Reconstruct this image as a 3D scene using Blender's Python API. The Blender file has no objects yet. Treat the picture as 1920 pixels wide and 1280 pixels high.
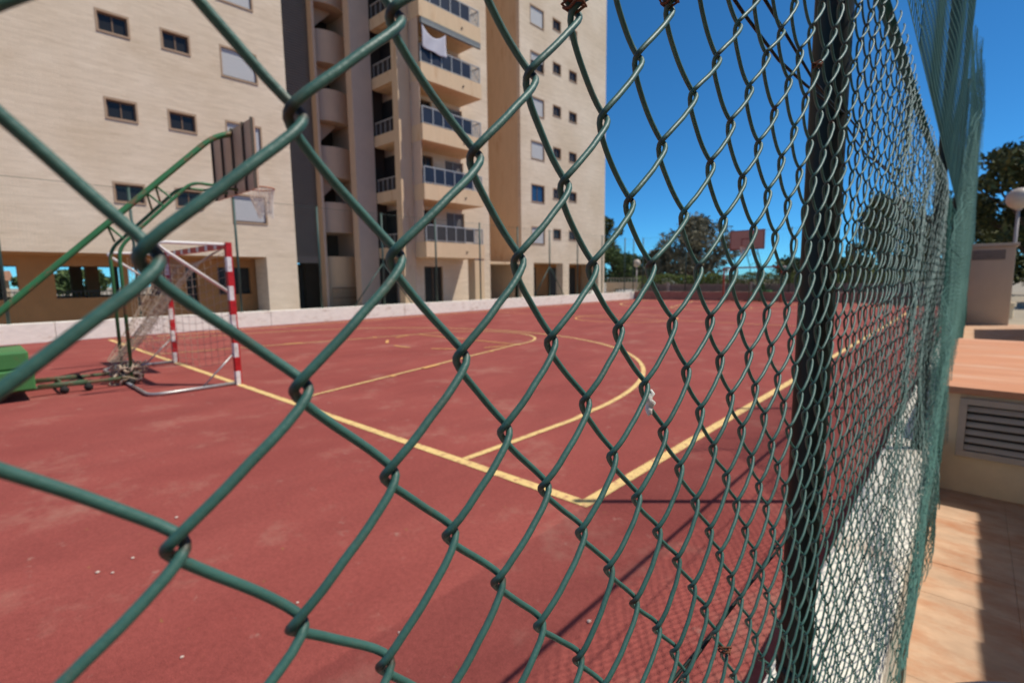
import bpy, math, random
import numpy as np
from mathutils import Vector, Matrix
random.seed(7); RNG = np.random.default_rng(7)
SC = bpy.context.scene
COL = SC.collection
PI = math.pi
W, L = 14.93, 27.27            # painted court
SUN_DIR = Vector((0.758, 0.652, 1.576)).normalized()

# ------------------------------------------------------------------ helpers
class MB:
    """collects shapes and links them as one mesh object"""
    def __init__(s): s.v = []; s.f = []
    def add(s, vs, fs):
        o = len(s.v); s.v.extend([tuple(map(float, v)) for v in vs]); s.f.extend([tuple(i + o for i in f) for f in fs]); return s
    def box(s, x0, x1, y0, y1, z0, z1):
        vs = [(x, y, z) for z in (z0, z1) for y in (y0, y1) for x in (x0, x1)]
        return s.add(vs, [(0, 2, 3, 1), (4, 5, 7, 6), (0, 1, 5, 4), (2, 6, 7, 3), (0, 4, 6, 2), (1, 3, 7, 5)])
    def quad(s, a, b, c, d): return s.add([a, b, c, d], [(0, 1, 2, 3)])
    def bar(s, a, b, w, h=None):
        h = w if h is None else h
        a = Vector(a); b = Vector(b); t = (b - a).normalized()
        r = Vector((0, 0, 1)) if abs(t.z) < .95 else Vector((0, 1, 0))
        n = t.cross(r).normalized(); m = n.cross(t)
        vs = [p + n * sx * w / 2 + m * sz * h / 2 for p in (a, b) for sx, sz in ((-1, -1), (1, -1), (1, 1), (-1, 1))]
        return s.add(vs, [(0, 1, 2, 3), (4, 7, 6, 5), (0, 4, 5, 1), (1, 5, 6, 2), (2, 6, 7, 3), (3, 7, 4, 0)])
    def tube(s, pts, r, n=10, cap=True):
        P = [Vector(p) for p in pts]; o = len(s.v); N = len(P); nrm = None
        for i, p in enumerate(P):
            t = (P[min(i + 1, N - 1)] - P[max(i - 1, 0)]).normalized()
            if nrm is None:
                q = Vector((0, 0, 1)) if abs(t.z) < .9 else Vector((1, 0, 0))
                nrm = t.cross(q).normalized()
            nrm = (nrm - t * nrm.dot(t)).normalized(); b = t.cross(nrm)
            rr = r[i] if hasattr(r, '__len__') else r
            for k in range(n):
                a = 2 * PI * k / n
                s.v.append(tuple(p + (nrm * math.cos(a) + b * math.sin(a)) * rr))
        for i in range(N - 1):
            for k in range(n):
                k2 = (k + 1) % n
                s.f.append((o + i * n + k, o + i * n + k2, o + (i + 1) * n + k2, o + (i + 1) * n + k))
        if cap:
            s.f.append(tuple(o + k for k in range(n))[::-1]); s.f.append(tuple(o + (N - 1) * n + k for k in range(n)))
        return s
    def ball(s, c, r, nu=20, nv=12, sz=1.0):
        vs = []; fs = []
        for j in range(nv + 1):
            th = PI * j / nv
            for i in range(nu):
                ph = 2 * PI * i / nu
                vs.append((c[0] + r * math.sin(th) * math.cos(ph), c[1] + r * math.sin(th) * math.sin(ph), c[2] + sz * r * math.cos(th)))
        for j in range(nv):
            for i in range(nu):
                i2 = (i + 1) % nu
                fs.append((j * nu + i, (j + 1) * nu + i, (j + 1) * nu + i2, j * nu + i2))
        return s.add(vs, fs)
    def build(s, name, mat, parent=None, smooth=False, bevel=0):
        me = bpy.data.meshes.new(name); me.from_pydata(s.v, [], s.f); me.update()
        o = bpy.data.objects.new(name, me); COL.objects.link(o)
        if mat: me.materials.append(mat)
        if smooth: me.polygons.foreach_set('use_smooth', [True] * len(me.polygons))
        if parent: o.parent = parent
        if bevel:
            m = o.modifiers.new('Bevel', 'BEVEL'); m.width = bevel; m.segments = 2; m.limit_method = 'ANGLE'
        return o

def np_mesh(name, V, F, mat, parent=None, smooth=False, attr=None):
    """mesh from numpy arrays, F all quads (or all tris)"""
    me = bpy.data.meshes.new(name); k = F.shape[1]
    me.vertices.add(len(V)); me.vertices.foreach_set('co', np.ascontiguousarray(V, np.float32).ravel())
    me.loops.add(F.size); me.loops.foreach_set('vertex_index', np.ascontiguousarray(F, np.int32).ravel())
    me.polygons.add(len(F)); me.polygons.foreach_set('loop_start', np.arange(len(F), dtype=np.int32) * k)
    me.polygons.foreach_set('loop_total', np.full(len(F), k, np.int32))
    if attr is not None:
        a = me.attributes.new('wear_shade', 'FLOAT', 'POINT'); a.data.foreach_set('value', attr.astype(np.float32))
    me.update(calc_edges=True)
    if smooth: me.polygons.foreach_set('use_smooth', np.ones(len(F), bool))
    me.materials.append(mat)
    o = bpy.data.objects.new(name, me); COL.objects.link(o)
    if parent: o.parent = parent
    return o

def sweep(P, r, n):
    """P (paths, samples, 3) -> verts, quads of tubes swept along every path"""
    A, N, _ = P.shape
    T = np.empty_like(P); T[:, 1:-1] = P[:, 2:] - P[:, :-2]; T[:, 0] = P[:, 1] - P[:, 0]; T[:, -1] = P[:, -1] - P[:, -2]
    T /= np.linalg.norm(T, axis=2, keepdims=True) + 1e-12
    nr = np.zeros((A, 3)); ref = np.where(np.abs(T[:, 0, 0:1]) < .9, np.array([[1., 0, 0]]), np.array([[0, 1., 0]]))
    nr = np.cross(T[:, 0], ref); nr /= np.linalg.norm(nr, axis=1, keepdims=True) + 1e-12
    ang = np.arange(n) * 2 * PI / n; V = np.empty((A, N, n, 3))
    for k in range(N):
        t = T[:, k]; nr = nr - t * (nr * t).sum(1, keepdims=True); nr /= np.linalg.norm(nr, axis=1, keepdims=True) + 1e-12
        b = np.cross(t, nr)
        V[:, k] = P[:, k, None, :] + r * (np.cos(ang)[None, :, None] * nr[:, None, :] + np.sin(ang)[None, :, None] * b[:, None, :])
    idx = np.arange(A * N * n).reshape(A, N, n); nx = np.roll(idx, -1, axis=2)
    F = np.stack([idx[:, :-1], nx[:, :-1], nx[:, 1:], idx[:, 1:]], -1).reshape(-1, 4)
    return V.reshape(-1, 3), F

def grid_net(G, r, n=3):
    """G (nu, nv, 3) grid of knots -> strands along both directions"""
    V1, F1 = sweep(G, r, n); V2, F2 = sweep(np.transpose(G, (1, 0, 2)).copy(), r, n)
    return np.concatenate([V1, V2]), np.concatenate([F1, F2 + len(V1)])

def tag(o, label=None, cat=None, group=None, kind=None):
    if label: o['label'] = label
    if cat: o['category'] = cat
    if group: o['group'] = group
    if kind: o['kind'] = kind
    return o
def thing(name, label, cat, loc=(0, 0, 0), rz=0, group=None):
    o = bpy.data.objects.new(name, None); COL.objects.link(o); o.empty_display_size = .2
    o.location = loc; o.rotation_euler = (0, 0, rz)
    return tag(o, label, cat, group)
def copy_tree(o, parent=None):
    c = o.copy(); COL.objects.link(c); c.parent = parent
    for ch in list(o.children): copy_tree(ch, c)
    return c

# ------------------------------------------------------------------ materials
def mat(name, col, rough=.7, var=0, scale=8, bump=0, bscale=None, metal=0, spec=.4, stretch=(1, 1, 1), dirt=None, dscale=1.5, dlo=.52, dhi=.7, wear_shade=None, coords='Object'):
    m = bpy.data.materials.new(name); m.use_nodes = True; nt = m.node_tree; N = nt.nodes; K = nt.links
    b = N['Principled BSDF']; b.inputs['Roughness'].default_value = rough; b.inputs['Metallic'].default_value = metal
    b.inputs['Specular IOR Level'].default_value = spec; b.inputs['Base Color'].default_value = (*col, 1)
    tc = N.new('ShaderNodeTexCoord'); mp = N.new('ShaderNodeMapping'); K.new(tc.outputs[coords], mp.inputs[0]); mp.inputs['Scale'].default_value = stretch
    out = None
    if var:
        nz = N.new('ShaderNodeTexNoise'); nz.inputs['Scale'].default_value = scale; nz.inputs['Detail'].default_value = 6; nz.inputs['Roughness'].default_value = .65
        K.new(mp.outputs[0], nz.inputs['Vector'])
        cr = N.new('ShaderNodeValToRGB'); e = cr.color_ramp.elements
        e[0].position = .3; e[1].position = .7
        e[0].color = (*[c * (1 - var) for c in col], 1); e[1].color = (*[min(1, c * (1 + var)) for c in col], 1)
        K.new(nz.outputs['Fac'], cr.inputs[0]); out = cr.outputs[0]
    def over(base, color, fac):
        mx = N.new('ShaderNodeMix'); mx.data_type = 'RGBA'; mx.inputs[7].default_value = (*color, 1)
        if base is None: mx.inputs[6].default_value = (*col, 1)
        else: K.new(base, mx.inputs[6])
        K.new(fac, mx.inputs[0]); return mx.outputs[2]
    if dirt:
        nz = N.new('ShaderNodeTexNoise'); nz.inputs['Scale'].default_value = dscale; nz.inputs['Detail'].default_value = 8; nz.inputs['Roughness'].default_value = .7
        K.new(mp.outputs[0], nz.inputs['Vector'])
        mr = N.new('ShaderNodeMapRange'); mr.inputs[1].default_value = dlo; mr.inputs[2].default_value = dhi
        K.new(nz.outputs['Fac'], mr.inputs[0]); out = over(out, dirt, mr.outputs[0])
    if wear_shade:
        at = N.new('ShaderNodeAttribute'); at.attribute_name = 'wear_shade'
        nz = N.new('ShaderNodeTexNoise'); nz.inputs['Scale'].default_value = 45; nz.inputs['Detail'].default_value = 4; K.new(tc.outputs['Object'], nz.inputs['Vector'])
        ml = N.new('ShaderNodeMath'); ml.operation = 'MULTIPLY'; K.new(at.outputs['Fac'], ml.inputs[0]); K.new(nz.outputs['Fac'], ml.inputs[1])
        mr = N.new('ShaderNodeMapRange'); mr.inputs[1].default_value = .38; mr.inputs[2].default_value = .62; K.new(ml.outputs[0], mr.inputs[0])
        out = over(out, wear_shade, mr.outputs[0])
    if out is not None: K.new(out, b.inputs['Base Color'])
    if bump:
        nz = N.new('ShaderNodeTexNoise'); nz.inputs['Scale'].default_value = bscale or scale * 4; nz.inputs['Detail'].default_value = 5; K.new(mp.outputs[0], nz.inputs['Vector'])
        bp = N.new('ShaderNodeBump'); bp.inputs['Strength'].default_value = bump; bp.inputs['Distance'].default_value = .02
        K.new(nz.outputs['Fac'], bp.inputs['Height']); K.new(bp.outputs[0], b.inputs['Normal'])
    m['b'] = 1
    return m

def brick_mat(name, c1, c2, mortar, axis='y'):
    m = bpy.data.materials.new(name); m.use_nodes = True; nt = m.node_tree; N = nt.nodes; K = nt.links; b = N['Principled BSDF']
    b.inputs['Roughness'].default_value = .85; b.inputs['Specular IOR Level'].default_value = .25
    tc = N.new('ShaderNodeTexCoord'); sp = N.new('ShaderNodeSeparateXYZ'); K.new(tc.outputs['Object'], sp.inputs[0])
    cb = N.new('ShaderNodeCombineXYZ'); ad = N.new('ShaderNodeMath'); ad.operation = 'ADD'; K.new(sp.outputs[0], ad.inputs[0]); K.new(sp.outputs[1], ad.inputs[1])
    K.new(ad.outputs[0], cb.inputs[0]); K.new(sp.outputs[2], cb.inputs[1])
    br = N.new('ShaderNodeTexBrick'); br.inputs['Scale'].default_value = 1; br.inputs['Brick Width'].default_value = .28; br.inputs['Row Height'].default_value = .075
    br.inputs['Mortar Size'].default_value = .01; br.inputs['Mortar Smooth'].default_value = .3; br.inputs['Bias'].default_value = 0
    br.inputs['Color1'].default_value = (*c1, 1); br.inputs['Color2'].default_value = (*c2, 1); br.inputs['Mortar'].default_value = (*mortar, 1)
    K.new(cb.outputs[0], br.inputs['Vector'])
    # long horizontal bands of paler and browner courses
    mp = N.new('ShaderNodeMapping'); mp.inputs['Scale'].default_value = (.45, 5.2, 1); K.new(cb.outputs[0], mp.inputs[0])
    nz = N.new('ShaderNodeTexNoise'); nz.inputs['Scale'].default_value = 1.3; nz.inputs['Detail'].default_value = 9; nz.inputs['Roughness'].default_value = .72; K.new(mp.outputs[0], nz.inputs['Vector'])
    cr = N.new('ShaderNodeValToRGB'); e = cr.color_ramp.elements; e[0].position = .3; e[1].position = .72
    e[0].color = (.87, .85, .82, 1); e[1].color = (1.07, 1.08, 1.08, 1); K.new(nz.outputs['Fac'], cr.inputs[0])
    mx = N.new('ShaderNodeMix'); mx.data_type = 'RGBA'; mx.blend_type = 'MULTIPLY'; mx.inputs[0].default_value = 1
    K.new(br.outputs['Color'], mx.inputs[6]); K.new(cr.outputs[0], mx.inputs[7])
    n2 = N.new('ShaderNodeTexNoise'); n2.inputs['Scale'].default_value = .35; n2.inputs['Detail'].default_value = 5; K.new(cb.outputs[0], n2.inputs['Vector'])
    c2_ = N.new('ShaderNodeValToRGB'); e = c2_.color_ramp.elements; e[0].position = .35; e[1].position = .7; e[0].color = (.9, .86, .8, 1); e[1].color = (1.05, 1.05, 1.05, 1); K.new(n2.outputs['Fac'], c2_.inputs[0])
    m2 = N.new('ShaderNodeMix'); m2.data_type = 'RGBA'; m2.blend_type = 'MULTIPLY'; m2.inputs[0].default_value = 1; K.new(mx.outputs[2], m2.inputs[6]); K.new(c2_.outputs[0], m2.inputs[7])
    K.new(m2.outputs[2], b.inputs['Base Color'])
    bp = N.new('ShaderNodeBump'); bp.inputs['Strength'].default_value = .5; bp.inputs['Distance'].default_value = .01; K.new(br.outputs['Fac'], bp.inputs['Height']); bp.invert = True
    K.new(bp.outputs[0], b.inputs['Normal'])
    return m

def stripe_mat(name, axis, step, ca, cb_, off=0, side=None, duty=.5):
    m = bpy.data.materials.new(name); m.use_nodes = True; nt = m.node_tree; N = nt.nodes; K = nt.links; b = N['Principled BSDF']; b.inputs['Roughness'].default_value = .5
    tc = N.new('ShaderNodeTexCoord'); sp = N.new('ShaderNodeSeparateXYZ'); K.new(tc.outputs['Object'], sp.inputs[0])
    a = N.new('ShaderNodeMath'); a.operation = 'MULTIPLY_ADD'; a.inputs[1].default_value = 1 / (2 * step); a.inputs[2].default_value = off; K.new(sp.outputs[axis], a.inputs[0])
    f = N.new('ShaderNodeMath'); f.operation = 'FRACT'; K.new(a.outputs[0], f.inputs[0])
    g = N.new('ShaderNodeMath'); g.operation = 'GREATER_THAN'; g.inputs[1].default_value = duty; K.new(f.outputs[0], g.inputs[0]); fac = g.outputs[0]
    if side is not None:
        h = N.new('ShaderNodeMath'); h.operation = 'GREATER_THAN'; h.inputs[1].default_value = side; K.new(sp.outputs[1], h.inputs[0])
        x = N.new('ShaderNodeMath'); x.operation = 'MAXIMUM'; K.new(fac, x.inputs[0]); K.new(h.outputs[0], x.inputs[1]); fac = x.outputs[0]
    mx = N.new('ShaderNodeMix'); mx.data_type = 'RGBA'; mx.inputs[6].default_value = (*ca, 1); mx.inputs[7].default_value = (*cb_, 1); K.new(fac, mx.inputs[0])
    nz = N.new('ShaderNodeTexNoise'); nz.inputs['Scale'].default_value = 14; nz.inputs['Detail'].default_value = 6; K.new(tc.outputs['Object'], nz.inputs['Vector'])
    cr = N.new('ShaderNodeValToRGB'); e = cr.color_ramp.elements; e[0].position = .33; e[0].color = (.72, .66, .6, 1); e[1].position = .55; K.new(nz.outputs['Fac'], cr.inputs[0])
    m2 = N.new('ShaderNodeMix'); m2.data_type = 'RGBA'; m2.blend_type = 'MULTIPLY'; m2.inputs[0].default_value = 1; K.new(mx.outputs[2], m2.inputs[6]); K.new(cr.outputs[0], m2.inputs[7])
    K.new(m2.outputs[2], b.inputs['Base Color']); return m

def leaf_mat(name, c0, c1):
    m = bpy.data.materials.new(name); m.use_nodes = True; nt = m.node_tree; N = nt.nodes; K = nt.links; b = N['Principled BSDF']; b.inputs['Roughness'].default_value = .7
    b.inputs['Specular IOR Level'].default_value = .25
    g = N.new('ShaderNodeNewGeometry'); cr = N.new('ShaderNodeValToRGB'); e = cr.color_ramp.elements; e[0].color = (*c0, 1); e[1].color = (*c1, 1)
    K.new(g.outputs['Random Per Island'], cr.inputs[0]); K.new(cr.outputs[0], b.inputs['Base Color']); return m

def court_mat():
    m = bpy.data.materials.new('court_surface'); m.use_nodes = True; nt = m.node_tree; N = nt.nodes; K = nt.links; b = N['Principled BSDF']
    b.inputs['Roughness'].default_value = .9; b.inputs['Specular IOR Level'].default_value = .2
    tc = N.new('ShaderNodeTexCoord')
    def noise(sc, det, ro, st=(1, 1, 1)):
        mp = N.new('ShaderNodeMapping'); mp.inputs['Scale'].default_value = st; K.new(tc.outputs['Object'], mp.inputs[0])
        n = N.new('ShaderNodeTexNoise'); n.inputs['Scale'].default_value = sc; n.inputs['Detail'].default_value = det; n.inputs['Roughness'].default_value = ro; K.new(mp.outputs[0], n.inputs['Vector']); return n.outputs['Fac']
    def ramp(f, p0, p1, c0, c1):
        cr = N.new('ShaderNodeValToRGB'); e = cr.color_ramp.elements; e[0].position = p0; e[1].position = p1; e[0].color = (*c0, 1); e[1].color = (*c1, 1); K.new(f, cr.inputs[0]); return cr.outputs[0]
    def mixc(a, bcol, f, mode='MIX'):
        mx = N.new('ShaderNodeMix'); mx.data_type = 'RGBA'; mx.blend_type = mode; mx.clamp_factor = True
        K.new(a, mx.inputs[6])
        if isinstance(bcol, tuple): mx.inputs[7].default_value = (*bcol, 1)
        else: K.new(bcol, mx.inputs[7])
        if isinstance(f, float): mx.inputs[0].default_value = f
        else: K.new(f, mx.inputs[0])
        return mx.outputs[2]
    base = ramp(noise(.55, 5, .6), .3, .7, COURT_A, COURT_B)
    base = mixc(base, ramp(noise(1.6, 7, .7, (1, .45, 1)), .3, .72, (.84, .82, .82), (1.1, 1.1, 1.08)), 1.0, 'MULTIPLY')
    base = mixc(base, ramp(noise(180, 3, .6), .3, .7, (.72, .72, .72), (1.22, 1.22, 1.22)), 1.0, 'MULTIPLY')      # granules
    base = mixc(base, ramp(noise(38, 5, .7), .28, .62, (.8, .78, .78), (1.06, 1.06, 1.06)), 1.0, 'MULTIPLY')
    # pale dusty scuffs, dark stains and spots of lichen with shapes of their own
    mr = N.new('ShaderNodeMapRange'); mr.inputs[1].default_value = .54; mr.inputs[2].default_value = .74; mr.inputs[4].default_value = .55; K.new(noise(1.1, 9, .72), mr.inputs[0])
    base = mixc(base, (.44, .25, .185), mr.outputs[0])
    mr = N.new('ShaderNodeMapRange'); mr.inputs[1].default_value = .63; mr.inputs[2].default_value = .74; mr.inputs[4].default_value = .6; K.new(noise(5.5, 8, .7), mr.inputs[0])
    base = mixc(base, (.47, .33, .26), mr.outputs[0])
    mr = N.new('ShaderNodeMapRange'); mr.inputs[1].default_value = .68; mr.inputs[2].default_value = .72; mr.inputs[4].default_value = .4; K.new(noise(9, 6, .6, (1, 1.7, 1)), mr.inputs[0])
    base = mixc(base, (.30, .22, .05), mr.outputs[0])
    K.new(base, b.inputs['Base Color'])
    bp = N.new('ShaderNodeBump'); bp.inputs['Strength'].default_value = .35; bp.inputs['Distance'].default_value = .004
    n = N.new('ShaderNodeTexNoise'); n.inputs['Scale'].default_value = 220; n.inputs['Detail'].default_value = 2; K.new(tc.outputs['Object'], n.inputs['Vector']); K.new(n.outputs['Fac'], bp.inputs['Height']); K.new(bp.outputs[0], b.inputs['Normal'])
    return m

COURT_A, COURT_B = (.295, .067, .056), (.36, .093, .076)
M = dict(
    court=court_mat(),
    line=mat('line_paint', (.80, .56, .22), .75, .10, 6, dirt=(.42, .15, .10), dscale=16, dlo=.52, dhi=.66),
    line_old=mat('worn_line_paint', (.78, .42, .14), .8, .12, 6, dirt=(.48, .19, .09), dscale=6, dlo=.57, dhi=.78),
    ground=mat('dry_ground', (.34, .28, .2), .95, .2, .8, .3),
    paving=mat('concrete_paving', (.42, .38, .33), .9, .12, 2, .2),
    white_wall=mat('white_wall_paint', (.85, .80, .68), .85, .08, 5, .25, 30, dirt=(.50, .36, .24), dscale=2.2, dlo=.56, dhi=.75, stretch=(1, 1, 2.2)),
    end_wall=mat('rendered_end_wall', (.38, .2, .15), .9, .15, 3, .2),
    tile=mat('terracotta_tile', (.54, .36, .235), .85, .18, 4.0, .15, 60, dirt=(.45, .185, .08), dscale=2.6, dlo=.45, dhi=.70, stretch=(1, 1.9, 1)),
    tile_top=mat('terracotta_slab', (.60, .27, .145), .75, .10, 2.5, .1, 60, dirt=(.66, .40, .27), dscale=1.6, dlo=.48, dhi=.7, stretch=(.5, 2.2, 1)),
    ochre=mat('ochre_render', (.86, .67, .42), .9, .12, 2.5, .15, dirt=(.40, .26, .12), dscale=2.5, dlo=.55, dhi=.78),
    pinkbox=mat('beige_render', (.55, .445, .33), .9, .06, 2, .1),
    grille=mat('grey_vent_metal', (.52, .43, .34), .7, .1, 9),
    slot=mat('dark_slot', (.035, .03, .028), .8),
    pvc=mat('green_coated_wire', (.043, .128, .108), .5, .2, 60, spec=.5, bump=.06, bscale=500, wear_shade=(.060, .040, .026), dirt=(.09, .12, .09), dscale=70, dlo=.58, dhi=.74),  # dark knots: a little rust wear, mostly shade put into the colour
    pvc_far=mat('green_coated_wire_plain', (.040, .130, .108), .8, .2, 9, spec=.1),
    post=mat('dark_green_post_paint', (.006, .015, .012), .5, .3, 14, spec=.3, dirt=(.06, .024, .012), dscale=9, dlo=.62, dhi=.74, stretch=(1, 1, .3)),
    farpost=mat('green_post_paint', (.035, .075, .06), .5, .15, 8),
    rust=mat('rusty_wire', (.15, .055, .028), .9, .35, 40),
    net=mat('green_netting', (.09, .225, .19), .8, .15, 12),
    farnet=mat('faint_green_netting', (.05, .10, .085), .8),
    cordnet=mat('tan_goal_net', (.50, .38, .27), .9, .2, 10),
    darknet=mat('dull_goal_net', (.12, .10, .075), .9),
    whitenet=mat('white_hoop_net', (.68, .62, .54), .9, .12, 10),
    white_tube=mat('white_tube_paint', (.74, .70, .64), .5, .08, 9, dirt=(.36, .27, .2), dscale=6, dlo=.6, dhi=.7),
    steel=mat('galvanised_tube', (.46, .45, .43), .42, .15, 10, metal=.6),
    stripe_z=stripe_mat('striped_post', 2, .2, (.80, .76, .72), (.52, .012, .016), side=.02),
    stripe_x=stripe_mat('striped_crossbar', 0, .2, (.80, .76, .72), (.52, .012, .016), .25, duty=.3),
    farred=mat('faded_red_paint', (.36, .065, .035), .6, .2, 5),
    hoop_green=mat('green_stand_paint', (.035, .155, .055), .45, .15, 6, dirt=(.19, .105, .05), dscale=5, dlo=.54, dhi=.62),
    hoop_dull=mat('rusty_green_frame', (.06, .10, .05), .6, .2, 6, dirt=(.16, .08, .04), dscale=7, dlo=.45, dhi=.6),
    weight=mat('bright_green_box_paint', (.058, .205, .058), .5, .12, 3, dirt=(.10, .15, .05), dscale=4, dlo=.58, dhi=.72),
    board=mat('brown_board', (.56, .37, .235), .7, .1, 3),
    board_face=mat('pinkish_board_face', (.46, .27, .205), .7, .06, 3),
    board_line=mat('dark_red_board_line', (.21, .05, .04), .7),
    rib=mat('dark_rib', (.09, .065, .04), .6),
    rim=mat('rusty_orange_rim', (.40, .13, .06), .7, .25, 12),
    rubber=mat('black_rubber', (.02, .018, .016), .8),
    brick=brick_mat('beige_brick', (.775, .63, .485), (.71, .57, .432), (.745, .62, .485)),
    plaster=mat('beige_concrete', (.67, .475, .29), .85, .05, 1.5, .08, dirt=(.50, .27, .13), dscale=1.1, dlo=.56, dhi=.76, stretch=(2.4, 2.4, .5)),
    mauve=mat('buff_brick_render', (.60, .44, .32), .9, .04, 2, .1),
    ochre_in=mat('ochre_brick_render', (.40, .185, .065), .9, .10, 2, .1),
    louvre=mat('grey_louvre', (.165, .145, .125), .6, .08, 2),
    frame=mat('brown_window_frame', (.16, .095, .055), .6, .1, 5),
    pane=mat('dark_window_glass', (.022, .021, .020), .25, spec=.3),
    bluepane=mat('blue_window_glass', (.02, .05, .11), .12, spec=.6),
    curtain=mat('pale_curtain', (.40, .37, .33), .8, .1, 5),
    blind=mat('grey_roller_blind', (.50, .49, .48), .7, .05, 3, stretch=(1, 1, 12)),
    sill=mat('pale_sill', (.60, .47, .36), .8, .08, 4),
    lintel=mat('brown_reveal', (.40, .27, .175), .85, .1, 3),
    railing=mat('grey_rail_metal', (.38, .37, .35), .5, .1, 5, metal=.3),
    railglass=mat('blue_rail_panel', (.010, .014, .030), .45, .25, 1.5),
    awning=mat('grey_awning', (.16, .17, .165), .6, .1, 4),
    cloth=mat('white_cloth', (.50, .48, .52), .9, .05, 6, .1),
    blue=mat('blue_plastic', (.02, .14, .50), .45, .15, 7),
    dim=mat('dim_brown_shade', (.075, .055, .042), .8, .1, 2),  # dark tone that stands in for shade inside stair and loggia openings
    dark=mat('dark_door', (.035, .03, .028), .6, .2, 2),
    shutter=mat('brown_grey_shutter', (.13, .115, .11), .7, .05, 2, stretch=(1, 1, 14)),
    bark=mat('bark', (.10, .075, .055), .95, .25, 6, .4),
    lamp_post=mat('pale_lamp_post', (.42, .36, .32), .6, .1, 5),
    globe=mat('pale_lamp_globe', (.50, .41, .32), .4, .06, 4),
    navy=mat('dark_blue_fabric', (.018, .03, .065), .85, .2, 9, .2),
    tape=mat('white_tape', (.78, .76, .70), .4, .15, 60, bump=.2),
    pebble=mat('pale_pebble', (.62, .50, .42), .8, .15, 30),
    housewall=mat('pale_house_wall', (.52, .40, .29), .9, .1, .6),
    roof=mat('house_roof', (.33, .17, .10), .9, .15, 2),
    carpaint=mat('pale_car_paint', (.50, .49, .47), .35, .05, 2, spec=.6),
    leaf_olive=leaf_mat('grey_olive_leaves', (.085, .085, .052), (.28, .25, .165)),
    leaf_dark=leaf_mat('dark_pine_needles', (.022, .036, .015), (.15, .16, .05)),
    leaf_green=leaf_mat('mid_green_leaves', (.03, .06, .02), (.12, .17, .055)),
    leaf_hedge=leaf_mat('hedge_leaves', (.04, .07, .015), (.20, .25, .06)),
)

# ------------------------------------------------------------------ setting: ground, court, path
g = MB(); g.quad((-400, -400, -.03), (400, -400, -.03), (400, 400, -.03), (-400, 400, -.03))
tag(g.build('ground', M['ground']), 'dry sandy ground around the court and the block', 'ground', kind='structure')
g = MB(); g.box(-16.0, 1.42, -6.4, 29.2, -.02, 0)
tag(g.build('court', M['court']), 'worn red sports court surface', 'court', kind='structure')
g = MB(); g.box(-36, -16.0, -30, 60, -.024, -.008)
tag(g.build('pavement', M['paving']), 'concrete paving between the court and the apartment block', 'pavement', kind='structure')
g = MB()
y = -8.0
while y < 17.4:                                               # terracotta tiles, 33 cm, with real joints
    x = 1.662
    while x < 3.0:
        h = RNG.uniform(-.0012, .0012)
        g.box(x, x + .3292, y, y + .3292, -.02, .002 + h); x += .33
    y += .33
tag(g.build('path', M['tile'], bevel=.0015), 'terracotta tiled path beside the fence', 'path', kind='structure')

def strip(mb, pts, w, z, closed=False):
    P = [Vector((p[0], p[1])) for p in pts]; n = len(P); vs = []
    for i, p in enumerate(P):
        a = P[(i - 1) % n] if (closed or i > 0) else None; b = P[(i + 1) % n] if (closed or i < n - 1) else None
        d1 = (p - a).normalized() if a is not None else None; d2 = (b - p).normalized() if b is not None else None
        if d1 is None: d1 = d2
        if d2 is None: d2 = d1
        n1 = Vector((-d1.y, d1.x)); n2 = Vector((-d2.y, d2.x)); m = (n1 + n2).normalized(); s = w / 2 / max(.3, m.dot(n1))
        vs += [(p.x + m.x * s, p.y + m.y * s, z), (p.x - m.x * s, p.y - m.y * s, z)]
    fs = []
    for i in range(n if closed else n - 1):
        j = (i + 1) % n; fs.append((2 * i, 2 * i + 1, 2 * j + 1, 2 * j))
    mb.add(vs, fs)
cx = -W / 2
g = MB(); strip(g, [(0, 0), (0, L), (-W, L), (-W, 0)], .085, .004, True)
tag(g.build('boundary_line', M['line']), 'yellow painted outer boundary line of the court', 'court line', kind='structure')
e3, r3, ky, ft = 1.19, 6.24, 4.32, 5.68
def arc(c, r, a0, a1, n=48): return [(c[0] + r * math.cos(a0 + (a1 - a0) * i / n), c[1] + r * math.sin(a0 + (a1 - a0) * i / n)) for i in range(n + 1)]
def ends(f):
    for s in (0, 1):
        yield (lambda p: (p[0], p[1])) if s == 0 else (lambda p: (-W - p[0], L - p[1]))
g = MB(); g2 = MB()
for T in ends(0):
    strip(g, [T(p) for p in [(-e3, .045), (-e3, 1.575)] + arc((cx, 1.575), r3, 0, PI, 64)[1:-1] + [(-W + e3, 1.575), (-W + e3, .045)]], .065, .006)
    strip(g, [T(p) for p in [(-ky, .045), (cx + 1.8, ft)] + arc((cx, ft), 1.8, 0, PI, 40) + [(-W + ky, .045)]], .055, .008)
    strip(g2, [T(p) for p in [(cx + 1.72, ft), (cx - 1.72, ft)]], .055, .0095)
    for k in range(5):
        a0 = PI + PI * (k + .25) / 5; strip(g2, [T(p) for p in arc((cx, ft), 1.8, a0, a0 + PI * .5 / 5, 6)], .06, .011)
    for (t, wdt) in ((.30, .10), (.46, .40), (.62, .10), (.80, .10)):                     # hash marks along the lane
        for sgn in (1, -1):
            a = Vector((cx + sgn * (-ky - cx), .045)); b = Vector((cx + sgn * 1.8, ft)); d = (b - a).normalized(); n = Vector((d.y, -d.x)) * sgn
            p = a.lerp(b, t) + n * .045
            strip(g2, [T((p + d * (-wdt / 2))[:]), T((p + d * (wdt / 2))[:])], .09, .013)
strip(g2, [(-.05, L / 2), (-W + .05, L / 2)], .055, .006)
strip(g2, arc((cx, L / 2), 1.8, 0, 2 * PI, 60)[:-1], .055, .008, True)
tag(g.build('playing_line', M['line']), 'yellow painted lane and arc lines of the court', 'court line', kind='structure')
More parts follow.
